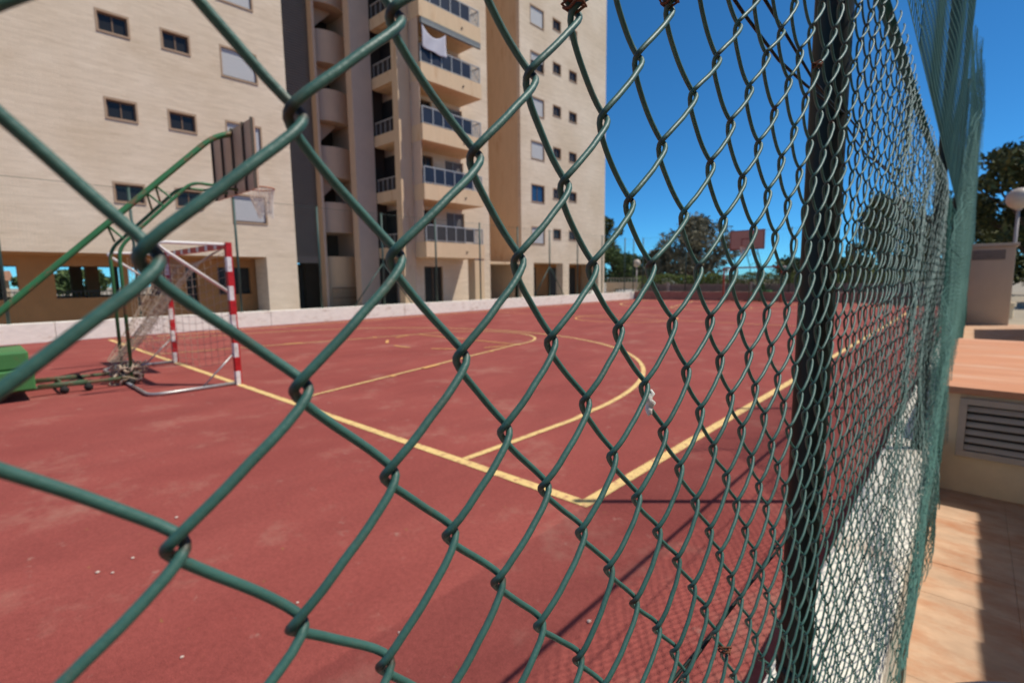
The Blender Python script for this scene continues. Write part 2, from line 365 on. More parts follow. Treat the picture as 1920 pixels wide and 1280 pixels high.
tag(g2.build('marking_line', M['line_old']), 'worn orange painted circle, dashes and halfway line', 'court line', kind='structure')

# ------------------------------------------------------------------ low walls
def wall(name, x0, x1, y0, y1, h, label, m, joints=0):
    t = thing(name, label, 'wall', ((x0 + x1) / 2, (y0 + y1) / 2, 0))
    mb = MB(); ax, ay = (x0 + x1) / 2, (y0 + y1) / 2
    if joints and (y1 - y0) > (x1 - x0):
        n = max(1, int((y1 - y0) / joints)); s = (y1 - y0) / n
        for i in range(n):
            dx = RNG.uniform(-.004, .004); dz = RNG.uniform(-.005, .005)
            mb.box(x0 - ax + dx, x1 - ax + dx, y0 - ay + i * s + .004, y0 - ay + (i + 1) * s - .004, 0, h + dz)
    else: mb.box(x0 - ax, x1 - ax, y0 - ay, y1 - ay, 0, h)
    mb.build('wall_body', m, t, bevel=.012); return t
wall('low_wall', 1.40, 1.640, -6.4, 29.2, .35, 'low white wall under the near chain-link fence, bordering the terracotta path', M['white_wall'], 6)
wall('low_wall', -15.95, -15.65, -6.4, 37, .5, 'long low white wall along the court in front of the apartment block', M['white_wall'], 5.3)
wall('end_wall', -15.65, 1.40, 29.2, 29.45, .53, 'low reddish brown wall behind the far goal', M['end_wall'])
wall('low_wall', -15.65, 1.40, -6.65, -6.4, .5, 'low white wall closing the end of the court behind the green counterweight box', M['white_wall'])

# ------------------------------------------------------------------ near chain-link fence
CAMP = (1.7419, -2.5878, 1.4368); D = .145; FX = CAMP[0] - D
RES = {(0,-2):(0.081,-0.033),(1,-3):(0.098,-0.039),(2,-4):(0.1,-0.003),(0,0):(0.024,-0.021),(1,-1):(0.06,-0.033),(2,-2):(0.067,-0.035),(3,-3):(0.057,-0.003),(4,-4):(0.038,0.028),(5,-5):(0.045,0.027),(6,-6):(0.081,0.001),(1,1):(0.009,0.006),(2,0):(0.05,-0.013),(3,-1):(0.047,-0.028),(4,-2):(-0.002,-0.012),(5,-3):(-0.002,0.008),(6,-4):(0.016,0.013),(7,-5):(0.016,0.023),(8,-6):(0.042,0.019),(9,-7):(0.09,0.004),(10,-8):(0.099,0.013),(2,2):(-0.008,0.026),(3,1):(0.048,0.014),(4,0):(0.015,-0.012),(5,-1):(-0.037,-0.018),(6,-2):(-0.039,-0.007),(7,-3):(-0.034,-0.002),(8,-4):(-0.025,0.008),(9,-5):(-0.015,0.02),(10,-6):(-0.002,0.034),(11,-7):(0.017,0.029),(12,-8):(0.016,0.051),(4,2):(0.002,0.028),(5,1):(-0.032,-0.014),(6,0):(-0.068,-0.017),(7,-1):(-0.074,-0.011),(8,-2):(-0.054,-0.028),(9,-3):(-0.059,-0.006),(10,-4):(-0.076,0.015),(11,-5):(-0.047,0.01),(12,-6):(-0.031,0.017),(13,-7):(-0.05,0.045),(5,3):(-0.049,0.03),(6,2):(-0.069,0.002),(7,1):(-0.071,-0.013),(8,0):(-0.087,-0.019),(9,-1):(-0.061,-0.014),(10,-2):(-0.097,-0.006),(11,-3):(-0.098,0.002),(12,-4):(-0.089,0.005),(7,3):(-0.088,0.024),(8,2):(-0.078,-0.011),(9,1):(-0.025,-0.019),(10,0):(-0.05,-0.012),(11,-1):(-0.073,-0.026),(12,-2):(-0.111,-0.009),(13,-3):(-0.13,0.003),(8,4):(-0.104,0.052),(9,3):(-0.026,0.016),(10,2):(0.012,0.007),(11,1):(0.011,-0.004),(12,0):(0.009,-0.027),(13,-1):(-0.039,-0.026),(14,-2):(-0.065,-0.034),(15,-3):(-0.13,-0.019),(13,1):(0.057,-0.014),(14,0):(0.038,-0.034),(15,-1):(0.018,-0.029),(16,-2):(-0.074,-0.041),(16,0):(0.13,-0.039),(17,-1):(0.048,-0.042)}
# the mesh is a little irregular: each knot's own offset (in units of D), spread to its neighbours
RK = np.array(list(RES.keys()), float); RV = np.array(list(RES.values()), float)
def knots(I, J):
    I = np.asarray(I, float); J = np.asarray(J, float); sh = I.shape; q = np.stack([I.ravel(), J.ravel()], 1)
    off = np.zeros((len(q), 2))
    near = (q[:, 0] > -8) & (q[:, 0] < 26)
    qq = q[near]; d2 = ((qq[:, None] - RK[None]) ** 2).sum(2)
    w = np.exp(-d2 / (2 * .55 ** 2)); w2 = np.exp(-d2 / (2 * 2.2 ** 2)) * .02
    wt = w + w2; off[near] = (wt @ RV) / (wt.sum(1, keepdims=True) + .004)
    j = np.exp(-d2.min(1) / 8) if len(qq) else 0
    rough = np.sin(q[:, 0] * 12.9898 + q[:, 1] * 78.233) * 43758.5453; rough -= np.floor(rough)
    rough2 = np.sin(q[:, 0] * 39.425 + q[:, 1] * 11.135) * 24634.6345; rough2 -= np.floor(rough2)
    amp = np.where(near & (q[:, 0] < 18) & (q[:, 1] > -10) & (q[:, 1] < 5), .3, np.where(q[:, 0] > 20, 1.7, 1.0))
    yy = CAMP[1] + D * (.198 + .03417 * q[:, 1] + .23091 * q[:, 0] + off[:, 0]) + (rough - .5) * .007 * amp
    zz = CAMP[2] + D * (.0686 + .24809 * q[:, 1] + off[:, 1]) + (rough2 - .5) * .006 * amp
    # the sheet bellies towards the path at its foot past the first post
    p = np.clip((yy + 1.45) / .8, 0, 1); f = np.clip((1.0 - zz) / .55, 0, 1)
    xx = FX + p * (f ** 1.2) * (.068 + .009 * np.sin(yy * 3.1)) + p * (.011 * np.sin(yy * 2.3 + zz * 3) + .009 * np.sin(yy * 6.1 - zz * 5.3) + .004 * (rough - .5) * 2) * np.clip((2.0 - zz) / .15, 0, 1)
    yy = yy + p * f * .05 * np.sin(zz * 9 + yy * 2)
    return np.stack([xx, yy, zz], 1).reshape(*sh, 3)
J0, J1 = -38, 16
def half_turn(ns, t, n=2.4):
    ph = np.linspace(0, PI, 400); y_ = -np.sign(np.cos(ph)) * np.abs(np.cos(ph)) ** (2 / n); x_ = np.sin(ph) ** (2 / n)
    A = .0185; s = np.concatenate([[0], np.cumsum(np.hypot(np.diff(y_ * A), np.diff(x_ * t)))]); s /= s[-1]
    # denser samples where the wire bends
    u = np.linspace(0, 1, ns + 1); u = u - .055 * np.sin(4 * PI * u) if ns > 5 else u
    zd = 1 + .22 * np.exp(-(np.minimum(np.linspace(0, 1, 400), 1 - np.linspace(0, 1, 400)) / .13) ** 2); zc = np.concatenate([[0], np.cumsum((zd[1:] + zd[:-1]) / 2)]); zc /= zc[-1]
    return np.interp(u, s, y_), np.interp(u, s, x_), np.interp(u, np.linspace(0, 1, 400), zc)
def wires(c0, c1, ns, r, sides, step=1):
    """columns c0..c1-1 of zig-zag wire, hooked into their neighbours at every knot"""
    cs = np.arange(c0, c1, step); t = .0041; ov = .0021
    yp, xp, u = half_turn(ns, t)
    P = []; WR = []
    J = np.arange(J0, J1)
    for c in cs:
        par = c % 2
        js = J[(J % 2 == par).argmax():]; js = js[:(len(js) // 2) * 2] if len(js) % 2 else js
        js = js[:(J1 - J0) - 1]
        side = ((js - par) % 2)                                  # 0: hooks at column c, 1: at column c+1
        K = knots(c + side, js)
        pts = []; wr = []
        for h in range(len(js) - 1):
            a, b = K[h], K[h + 1]; s = 1 if side[h] == 0 else -1
            dy = (b[1] - a[1]); y_ = (a[1] + b[1]) / 2 + (dy / 2 + s * ov) * yp
            z_ = a[2] + (b[2] - a[2]) * u; x_ = (a[0] + (b[0] - a[0]) * u) + s * t * xp
            seg = np.stack([x_, y_, z_], 1)
            e = np.exp(-(np.minimum(u, 1 - u) / .10) ** 2)
            pts.append(seg[:-1]); wr.append(e[:-1])
        P.append(np.concatenate(pts)); WR.append(np.concatenate(wr))
    n = min(len(p) for p in P); P = np.stack([p[:n] for p in P]); WR = np.stack([w[:n] for w in WR])
    P = P + .00011 * np.stack([np.sin(P[..., 1] * 310 + P[..., 2] * 190), np.sin(P[..., 2] * 230 + P[..., 1] * 97 + 1), np.sin(P[..., 1] * 150 - P[..., 2] * 170 + 2)], -1)
    V, F = sweep(P, r, sides)
    return V, F, np.repeat(WR.ravel(), sides)
fence = thing('chain_link_fence', 'close green chain-link fence on dark posts along the court beside the tiled path', 'fence', (0, 0, 0))
POSTS = [-4.75 + 3.07 * k for k in range(12)]
def col_at(y): return int(round((y - CAMP[1] - D * .198) / (D * .23091)))
for k in range(11):
    c0, c1 = col_at(POSTS[k]), col_at(POSTS[k + 1])
    if k == 11: c1 = col_at(29.1)
    bands = []
    if k == 0: bands = [(c0, -6, 8, 5), (-6, c1, 16, 10)]
    elif k == 1: bands = [(c0, c0 + 42, 14, 8), (c0 + 42, c1, 9, 6)]
    elif k == 2: bands = [(c0, c1, 7, 5)]
    elif k < 5: bands = [(c0, c1, 5, 4)]
    else: bands = [(c0, c1, 4, 3)]
    V = []; F = []; A = []; o = 0
    for a, b, ns, sd in bands:
        v, f, w = wires(a, b, ns, .00154 if k < 2 else .00135, sd); V.append(v); F.append(f + o); A.append(w); o += len(v)
    np_mesh('mesh_panel', np.concatenate(V), np.concatenate(F), M['pvc'] if k < 2 else M['pvc_far'], fence, True, np.concatenate(A))
PX = FX - .034
for yy in POSTS:
    mb = MB(); mb.tube([(PX, yy, .35), (PX, yy, .352), (PX, yy, 3.25), (PX, yy, 3.36)], .0255, 20)
    mb.tube([(PX, yy, .35), (PX, yy, .40)], .036, 20); mb.tube([(PX, yy, .755), (PX, yy, .775)], .0285, 20); mb.tube([(PX, yy, 3.36), (PX, yy, 3.375)], .031, 20)
    mb.build('post', M['post'], fence, True)
mb = MB(); mb.tube([(PX, POSTS[0], 2.0), (PX, POSTS[-1], 2.0)], .012, 12); mb.build('top_rail', M['pvc_far'], fence, True)
for zz in (1.668, 1.10, .72):
    for dx, ph in ((-.004, 0), (-.010, 1.7)) if zz > .8 else ((-.005, 0),):
        mb = MB(); ys = np.arange(POSTS[0], POSTS[-1], .11)
        mb.tube([(FX - .006 + dx + .002 * math.sin(y_ * 5 + ph), y_, zz + .006 * math.sin(y_ * 2.05 + ph) + (.008 * math.sin(y_ * 11 + ph) if y_ < 1.5 else 0)) for y_ in ys], .0016, 6)
        mb.build('tension_wire', M['post'], fence, True)
def tie(i, j, n=7, r=.0007, sz=.0030):
    k = knots(np.array([i]), np.array([j]))[0]; mb = MB(); pts = []
    for q in range(26):
        a = q * .75; pts.append((k[0] + .001 + .0048 * math.cos(a), k[1] - .002 + .0030 * math.sin(a * 1.07) + .0008 * math.sin(q * 2.3), k[2] + .003 - sz + 2 * sz * q / 25 + .001 * math.sin(q * 1.9)))
    mb.tube(pts, r, n); mb.build('wire_tie', M['rust'], fence, True)
for ij in ((5, 3), (8, 4), (6, -8), (18, 6), (14, -10)): tie(*ij)
# scrap of white tape caught on one knot
k = knots(np.array([8]), np.array([-2]))[0]
mb = MB(); pts = []
for q in range(9):
    s = q / 8; pts.append((k[0] + .0035 + .0008 * math.sin(q * 2.1), k[1] + .0012 - .002 * s + .0012 * math.sin(q * 1.7), k[2] - .004 - .016 * s))
mb.tube(pts, [.0008, .0018, .0024, .002, .0028, .0026, .0022, .0018, .0006], 9)
tag(mb.build('tape_scrap', M['tape'], None, True), 'small scrap of shiny white tape stuck on a fence knot', 'tape')

# ------------------------------------------------------------------ green netting on the near fence
def upper(y0, y1, c):
    ny = int((y1 - y0) / c); nz = int(1.30 / c)
    Y, Z = np.meshgrid(np.linspace(y0, y1, ny + 1), np.linspace(1.97, 3.30, nz + 1), indexing='ij')
    b = np.sin(PI * (Z - 1.97) / 1.33)
    X = FX + .012 + .05 * b * (.6 + .4 * np.sin(Y * 2.05 + 1)) + .010 * np.sin(Y * 9 + Z * 4) * b
    Zs = Z - .05 * np.sin(PI * ((Y - POSTS[0]) / 3.07 % 1)) * (Z - 1.97) / 1.33
    return np.stack([X, Y, Zs], -1)
V = []; F = []; o = 0
for a, b, c, r in ((-4.7, -1.0, .04, .0012), (-1.0, 3.4, .024, .0012), (3.4, 8.5, .042, .0014), (8.5, 28.9, .09, .0022)):
    v, f = grid_net(upper(a, b, c), r); V.append(v); F.append(f + o); o += len(v)
ms = np_mesh('safety_net', np.concatenate(V), np.concatenate(F), M['net'])
tag(ms, 'fine green safety net stretched above the top rail of the chain-link fence', 'net')
def drape(s0, s1, n, nz, amp):
    S, T = np.meshgrid(np.linspace(s0, s1, n), np.linspace(0, 1, nz), indexing='ij')
    # nearer edge of the loose net climbs from the wall up to the top cable
    edge = np.interp(T, [0, .06, .18, .35, .6, .8, 1], [.45, .35, .60, 1.35, 2.2, 2.75, 2.7])
    Y = edge + (28.8 - edge) * S
    near = np.exp(-(Y - edge) / 2.2)
    Z = .34 + 3.02 * T - .10 * np.sin(PI * ((Y - POSTS[0]) / 3.07 % 1)) * T
    w = 2 * PI * (Y / (.34 + .10 * np.sin(Y * .7)) + .8 * np.sin(T * 3.1 + Y * .4))
    bel = np.interp(T, [0, .08, .2, .4, .62, .85, 1], [.088, .084, .070, .072, .080, .088, .055])
    X = FX + .014 + bel * (.55 + .35 * np.sin(w) + .10 * np.sin(2.3 * w + 1)) + .012 * np.sin(Y * 31 + T * 9) * near
    # one slack fold of it flares out half way along
    X = X + .030 * np.exp(-((Y - 3.6) / .5) ** 2 - ((T - .78) / .22) ** 2)
    Y = Y + .03 * np.sin(w * .5 + T * 7) * amp
    return np.stack([X, Y, Z], -1)
V = []; F = []; o = 0
for s0, s1, n, nz, r in ((0, .10, 110, 110, .0009), (.10, .30, 120, 75, .0012), (.30, 1, 150, 50, .0019)):
    v, f = grid_net(drape(s0, s1, n, nz, 1), r); V.append(v); F.append(f + o); o += len(v)
rr_ = np.random.default_rng(21); ts = np.linspace(0, 1, 70); tails = []
for q in range(30):                                            # gathered tail of the net trailing along the wall
    ph = rr_.uniform(0, 6.28, 4); wv = (1 - ts) * .4 + .6
    yy_ = np.interp(ts, [0, .3, .6, 1], [1.0, .25, -.25, -.95]) + .03 * np.sin(ts * 21 + ph[0]) + rr_.normal(0, .09)
    zz_ = np.interp(ts, [0, .3, .6, 1], [1.05, .74, .56, .40]) + .022 * np.sin(ts * 26 + ph[1]) + rr_.normal(0, .035)
    xx_ = FX + np.interp(ts, [0, .5, 1], [.074, .074, .082]) + .008 * np.sin(ts * 17 + ph[2]) + rr_.normal(0, .005)
    tails.append(np.stack([xx_, yy_, np.maximum(zz_, .36)], 1))
v, f = sweep(np.stack(tails), .0009, 4); V.append(v); F.append(f + o); o += len(v)
V.append(sweep(drape(0, .004, 3, 90, 1), .0025, 5)[0]); F.append(sweep(drape(0, .004, 3, 90, 1), .0025, 5)[1] + o)
ms = np_mesh('loose_net', np.concatenate(V), np.concatenate(F), M['net'])
tag(ms, 'slack green net hanging in folds over the fence by the vent box', 'net')

# ------------------------------------------------------------------ far fences
def far_fence(label, pts, z0, z1, braces, cell):
    t = thing('net_fence', label, 'fence')
    for (x, y_) in pts:
        mb = MB(); mb.tube([(x, y_, z0), (x, y_, z1)], .038, 10); mb.tube([(x, y_, z1), (x, y_, z1 + .02)], .046, 10); mb.build('post', M['farpost'], t, True)
    for (i, s) in braces:
        a = Vector(pts[i] + (0,)); q = Vector(pts[(i + s) % len(pts)] + (0,)); d = (q - a).normalized()
        mb = MB(); mb.tube([a + Vector((0, 0, 2.15)), a + d * 1.35 + Vector((0, 0, z0))], .026, 8); mb.build('brace', M['farpost'], t, True)
    a = Vector(pts[0] + (0,)); b = Vector(pts[-1] + (0,)); n = int((b - a).length / cell)
    for zz in (z1 - .03,):
        mb = MB(); mb.tube([a + Vector((0, 0, zz)), b + Vector((0, 0, zz))], .005, 6); mb.build('cable', M['farpost'], t, True)
    S, Z = np.meshgrid(np.linspace(0, 1, n), np.linspace(z0 + .02, z1 - .04, int((z1 - z0) / cell)), indexing='ij')
    off = .04
    G = np.stack([a.x + (b.x - a.x) * S, a.y + (b.y - a.y) * S, Z], -1)
    v, f = grid_net(G, .0007); np_mesh('net_panel', v, f, M['farnet'], t)
    return t
far_fence('tall thin green net fence on the low wall in front of the apartment block', [(-15.8, y_) for y_ in (-4.5, -1.8, .9, 3.6, 6.36, 9.03, 11.75, 14.45, 17.17, 19.85, 22.55, 25.25, 28.1, 29.3)], .5, 4.12, [(5, 1), (5, -1), (9, 1), (9, -1)], .07)
far_fence('tall thin green net fence behind the far goal, with trees and a hedge beyond', [(x, 29.32) for x in (-15.1, -12.05, -9.0, -5.96, -2.9, .1, 1.5)], .53, 4.15, [(0, 1), (3, 1), (3, -1)], .07)

# ------------------------------------------------------------------ goals
def bend(p0, p1, p2, r=.18, n=6):
    p0, p1, p2 = Vector(p0), Vector(p1), Vector(p2); a = p1 + (p0 - p1).normalized() * r; b = p1 + (p2 - p1).normalized() * r
    return [a.lerp(p1, i / n).lerp(p1.lerp(b, i / n), i / n) for i in range(n + 1)]
def goal(label, loc, rz, striped):
    t = thing('goal', label, 'goal', loc, rz, 'handball goals on the court')
    pm, xm, sm, gm = (M['stripe_z'], M['stripe_x'], M['white_tube'], M['steel']) if striped else (M['farred'], M['farred'], M['white_tube'], M['farred'])
    for s in (1, -1):
        mb = MB(); mb.box(-.04, .04, -.04, .04, 0, 2.0); o = mb.build('post', pm, t, bevel=.006); o.location = (s * 1.54, 0, 0)
        x = s * 1.54
        mb = MB(); mb.tube([(x, -.04, 1.97)] + bend((x, -.04, 1.97), (x, -.88, 1.97), (x, -.04, 1.32), .14) + [(x, -.04, 1.32)], .022, 10); mb.build('top_bracket', sm, t, True)
        mb = MB(); mb.tube([(x, -.04, .03)] + bend((x, -.04, .03), (x, -1.06, .03), (0, -1.06, .03), .2) + [(x - s * .9, -1.06, .03)], .021, 10); mb.build('ground_bar', gm, t, True)
        mb = MB(); mb.tube([(x, -.04, .45), (x, -.45, .04)], .012, 8); mb.build('brace', gm, t, True)
    mb = MB(); mb.box(-1.5, 1.5, -.04, .04, 1.92, 2.0); mb.build('crossbar', xm, t, bevel=.006)
    mb = MB(); mb.tube([(-.64, -1.06, .03), (.64, -1.06, .03)], .021, 10); mb.build('rear_bar', gm, t, True)
    V = []; F = []; o = 0
    def addnet(G, r):
        nonlocal o
        v, f = grid_net(G, r); V.append(v); F.append(f + o); o += len(v)
    # roof and back, drawn together into one hanging bundle
    S, T = np.meshgrid(np.linspace(0, 1, 34), np.linspace(0, 1, 26), indexing='ij')
    if striped:
        tx = 1.5 - 3.0 * S; bx = .05 - .35 * S
        k = T ** .55
        X = tx + (bx - tx) * k + .05 * np.sin(S * 40 + T * 6) * k; Y = -.03 - .95 * T ** .8 - .08 * np.sin(S * 23) * k - .12 * T
        Z = 1.93 - 1.62 * T - .25 * np.sin(PI * T) * (1 - np.abs(2 * S - 1)) - .16 * np.sin(PI * S) * (1 - T)
        addnet(np.stack([X, Y, Z], -1), .0034)
        S, T = np.meshgrid(np.linspace(0, 1, 14), np.linspace(0, 1, 15), indexing='ij')   # slack side wall from the post to the bundle
        X = 1.5 - 1.15 * S; Y = -.05 - .75 * S; Z = .35 + 1.5 * T + .14 * S * (1 - T) - .16 * np.sin(PI * S)
        addnet(np.stack([X, Y, Z], -1), .0030)
        X = -1.5 + 1.2 * S
        addnet(np.stack([X, Y, Z], -1), .0030)
    else:
        X = -1.5 + 3 * S; Y = -.05 - .95 * T; Z = 1.93 - 1.85 * T ** 1.2 - .1 * np.sin(PI * T)
        addnet(np.stack([X, Y, Z], -1), .003)
    np_mesh('goal_net', np.concatenate(V), np.concatenate(F), M['cordnet'] if striped else M['darknet'], t)
    return t
goal('red and white striped goal by the green stand, its net pulled aside', (cx, 0, 0), 0, True)
goal('plain red goal at the far end of the court below the distant backboard', (cx, L + .35, 0), PI, False)
# torn net heaped round the foot of the stand
mb = MB(); rr = random.Random(3)
for q in range(70):
    a0 = rr.uniform(0, 2 * PI); c = Vector((rr.gauss(0, .085), rr.gauss(0, .07), rr.uniform(.05, .30))); ra = rr.uniform(.04, .12); ax = Vector((rr.uniform(-1, 1), rr.uniform(-1, 1), rr.uniform(-1, 1))).normalized()
    u_ = ax.orthogonal().normalized(); v_ = ax.cross(u_); pts = []
    for i in range(14):
        a = a0 + i * .42; p = c + (u_ * math.cos(a) + v_ * math.sin(a) * .7) * ra * (1 + .2 * math.sin(i * 1.7)); p.z = max(.012, p.z * (.9 if p.z > 0 else 0)); pts.append(p)
    mb.tube(pts, rr.uniform(.007, .016), 5)
o = mb.build('net_heap', M['cordnet'], None, True); o.location = (-7.28, -1.02, 0)
tag(o, 'tangled heap of torn tan netting knotted round the foot of the green basketball stand', 'netting')

# ------------------------------------------------------------------ basketball stands
def hoop(label, loc, rz):
    t = thing('basketball_stand', label, 'basketball hoop', loc, rz, 'wheeled basketball stands at the two ends of the court')
    # counterweight box
    mb = MB(); mb.box(-.56, .56, -3.25, -2.03, .14, .40); cw = mb.build('counterweight', M['weight'], t, bevel=.02)
    mb = MB(); mb.box(-.52, .52, -3.22, -2.06, .405, .63); mb.build('lid', M['weight'], cw, bevel=.025)
    for s in (1, -1):
        x = s * .31
        mb = MB(); mb.tube([(x, -3.1, .115), (x, -.86, .115)], .026, 10); mb.build('base_rail', M['hoop_dull'], t, True)
        for yy in (-2.9, -1.75, -1.5, -1.02):
            w = MB(); w.tube([(x + .03, yy, .055), (x + .055, yy, .055)], .05, 14); w.tube([(x + .042, yy, .05), (x + .042, yy, .115)], .012, 6)
            w.build('caster', M['rubber'], t, True)
        # upright that bends into the lower arm and then runs level to the board
        P = [(x, -1.0, .115)] + bend((x, -1.0, .1), (x, -1.0, 1.95), (x, -.1, 2.88), .16) + bend((x, -1.0, 1.95), (x, -.02, 2.97), (x, .7, 2.97), .14) + [(x * .7, .66, 2.95)]
        mb = MB(); mb.tube(P, .024, 10); mb.build('lower_arm', M['hoop_green'], t, True)
        for (yy, zz) in ((-.93, 2.1), (-.42, 2.60), (-.30, 2.72)):
            f = (yy + 2.24) / 2.67; mb = MB(); mb.tube([(x, yy, zz - .02), (0, yy - .12, 1.11 + 2.66 * f - .13)], .015, 8); mb.build('rung', M['hoop_green'], t, True)
        mb = MB(); mb.tube([(x, -2.0, .13), (x, -1.5, .13)], .03, 8); mb.build('sleeve', M['hoop_dull'], t, True)
    for yy in (-1.75, -1.0):
        mb = MB(); mb.tube([(-.31, yy, .115), (.31, yy, .115)], .02, 8); mb.build('cross_rail', M['hoop_dull'], t, True)
    P = [(0, -3.0, .35), (0, -2.24, 1.11)] + bend((0, -2.24, 1.11), (0, .43, 3.78), (0, .66, 3.86), .22) + [(0, .69, 3.87)]
    mb = MB()
    for s in (-.042, .042): mb.tube([(s, p[1], p[2]) for p in P], .042, 10)
    mb.build('main_beam', M['hoop_green'], t, True)
    mb = MB(); mb.box(-.9, .9, .71, .735, 2.9, 3.95); bd = mb.build('backboard', M['board'], t, bevel=.004)
    mb = MB(); mb.box(-.885, .885, .7355, .738, 2.915, 3.935); mb.build('board_face', M['board_face'], bd)
    for x in (-.885, -.42, .05, .52, .885):
        mb = MB(); mb.box(x - .009, x + .009, .672, .709, 2.9, 3.95); mb.build('rib', M['rib'], bd)
    mb = MB()
    def rect(x0, x1, z0, z1, w):
        mb.box(x0, x1, .7385, .741, z0, z0 + w); mb.box(x0, x1, .7385, .741, z1 - w, z1); mb.box(x0, x0 + w, .7385, .741, z0 + w, z1 - w); mb.box(x1 - w, x1, .7385, .741, z0 + w, z1 - w)
    rect(-.89, .89, 2.91, 3.94, .05); rect(-.295, .295, 3.05, 3.5, .05); mb.build('target_mark', M['board_line'], bd)
    mb = MB(); rc = (0, 1.11, 3.05)
    mb.tube([(rc[0] + .225 * math.cos(a), rc[1] + .225 * math.sin(a), rc[2]) for a in np.linspace(0, 2 * PI, 33)], .011, 8, False)
    mb.bar((-.08, .737, 3.03), (-.12, .93, 3.05), .02); mb.bar((.08, .737, 3.03), (.12, .93, 3.05), .02); mb.box(-.12, .12, .7386, .75, 2.93, 3.07)
    rm = mb.build('rim', M['rim'], t, True)
    A, T = np.meshgrid(np.linspace(0, 2 * PI, 25), np.linspace(0, 1, 9), indexing='ij')
    R = .222 - .11 * T ** .8; tw = A + .35 * T + .2 * np.sin(T * 5)
    G1 = np.stack([rc[0] + R * np.cos(tw) + .05 * T ** 2, rc[1] + R * np.sin(tw) + .05 * T, rc[2] - .46 * T - .05 * T * np.sin(A * 2)], -1)
    tw = A - .35 * T; G2 = np.stack([rc[0] + R * np.cos(tw) + .05 * T ** 2, rc[1] + R * np.sin(tw) + .05 * T, rc[2] - .46 * T - .05 * T * np.sin(A * 2)], -1)
    v1, f1 = sweep(G1, .0045, 4); v2, f2 = sweep(G2, .0045, 4)
    np_mesh('hoop_net', np.concatenate([v1, v2]), np.concatenate([f1, f2 + len(v1)]), M['whitenet'], rm)
    return t
h = hoop('green wheeled basketball stand behind the striped goal, brown ribbed back of its board showing', (cx, 0, 0), 0)
h2 = copy_tree(h); h2.location = (cx, L, 0); h2.rotation_euler = (0, 0, PI)
h2['label'] = 'distant basketball stand with reddish brown board face showing above the plain red goal'

# small pale stones on the court
for i, (x, y_, s) in enumerate(((-1.8, -1.81, .013), (-1.44, -2.1, .011), (-1.41, -2.25, .013), (-1.35, -2.2, .010), (-.42, -2.14, .010), (.65, -.93, .014), (-.41, -1.69, .009), (.1, -1.5, .008), (-3.4, 2.1, .013))):
    mb = MB(); s *= .72; mb.ball((0, 0, 0), s, 10, 7, .55)
    mb.v = [(v[0] * (1 + .25 * math.sin(9 * v[1] / s + i)), v[1] * (1 + .2 * math.sin(7 * v[0] / s)), v[2]) for v in mb.v]
    o = mb.build('pebble', M['pebble'], None, True); o.location = (x, y_, s * .5)
    tag(o, 'small pale pebble lying on the red court', 'pebble', 'pebbles scattered on the court')

# ------------------------------------------------------------------ apartment building
bl = thing('apartment_building', 'tall beige brick apartment block with balconies and open ground floor beyond the court', 'building', (-20, 7, 0))
bl.location = (0, 0, 0)
TOP = 27.5
def facade(x, y0, y1, z0, z1, holes, depth, mat_, rmat, name='wall'):
    ys = sorted({y0, y1} | {v for h_ in holes for v in h_[:2]}); zs = sorted({z0, z1} | {v for h_ in holes for v in h_[2:]})
    mb = MB()
    for a, b in zip(ys, ys[1:]):
        for c, d in zip(zs, zs[1:]):
            my, mz = (a + b) / 2, (c + d) / 2
            if any(h_[0] < my < h_[1] and h_[2] < mz < h_[3] for h_ in holes): continue
            mb.quad((x, a, c), (x, b, c), (x, b, d), (x, a, d)); mb.quad((x - depth, a, c), (x - depth, a, d), (x - depth, b, d), (x - depth, b, c))
    for (p, q) in (((y0, z0), (y0, z1)), ((y1, z0), (y1, z1)), ((y0, z0), (y1, z0)), ((y0, z1), (y1, z1))):
        mb.quad((x, *p), (x, *q), (x - depth, *q), (x - depth, *p))
    n0 = len(mb.f)
    for (a, b, c, d) in holes:
        mb.quad((x, a, c), (x - depth, a, c), (x - depth, a, d), (x, a, d)); mb.quad((x, b, c), (x, b, d), (x - depth, b, d), (x - depth, b, c))
        mb.quad((x, a, d), (x - depth, a, d), (x - depth, b, d), (x, b, d)); mb.quad((x, a, c), (x, b, c), (x - depth, b, c), (x - depth, a, c))
    o = mb.build(name, mat_, bl); o.data.materials.append(rmat)
    for p in o.data.polygons[n0:]: p.material_index = 1
    return o
WIN = {}
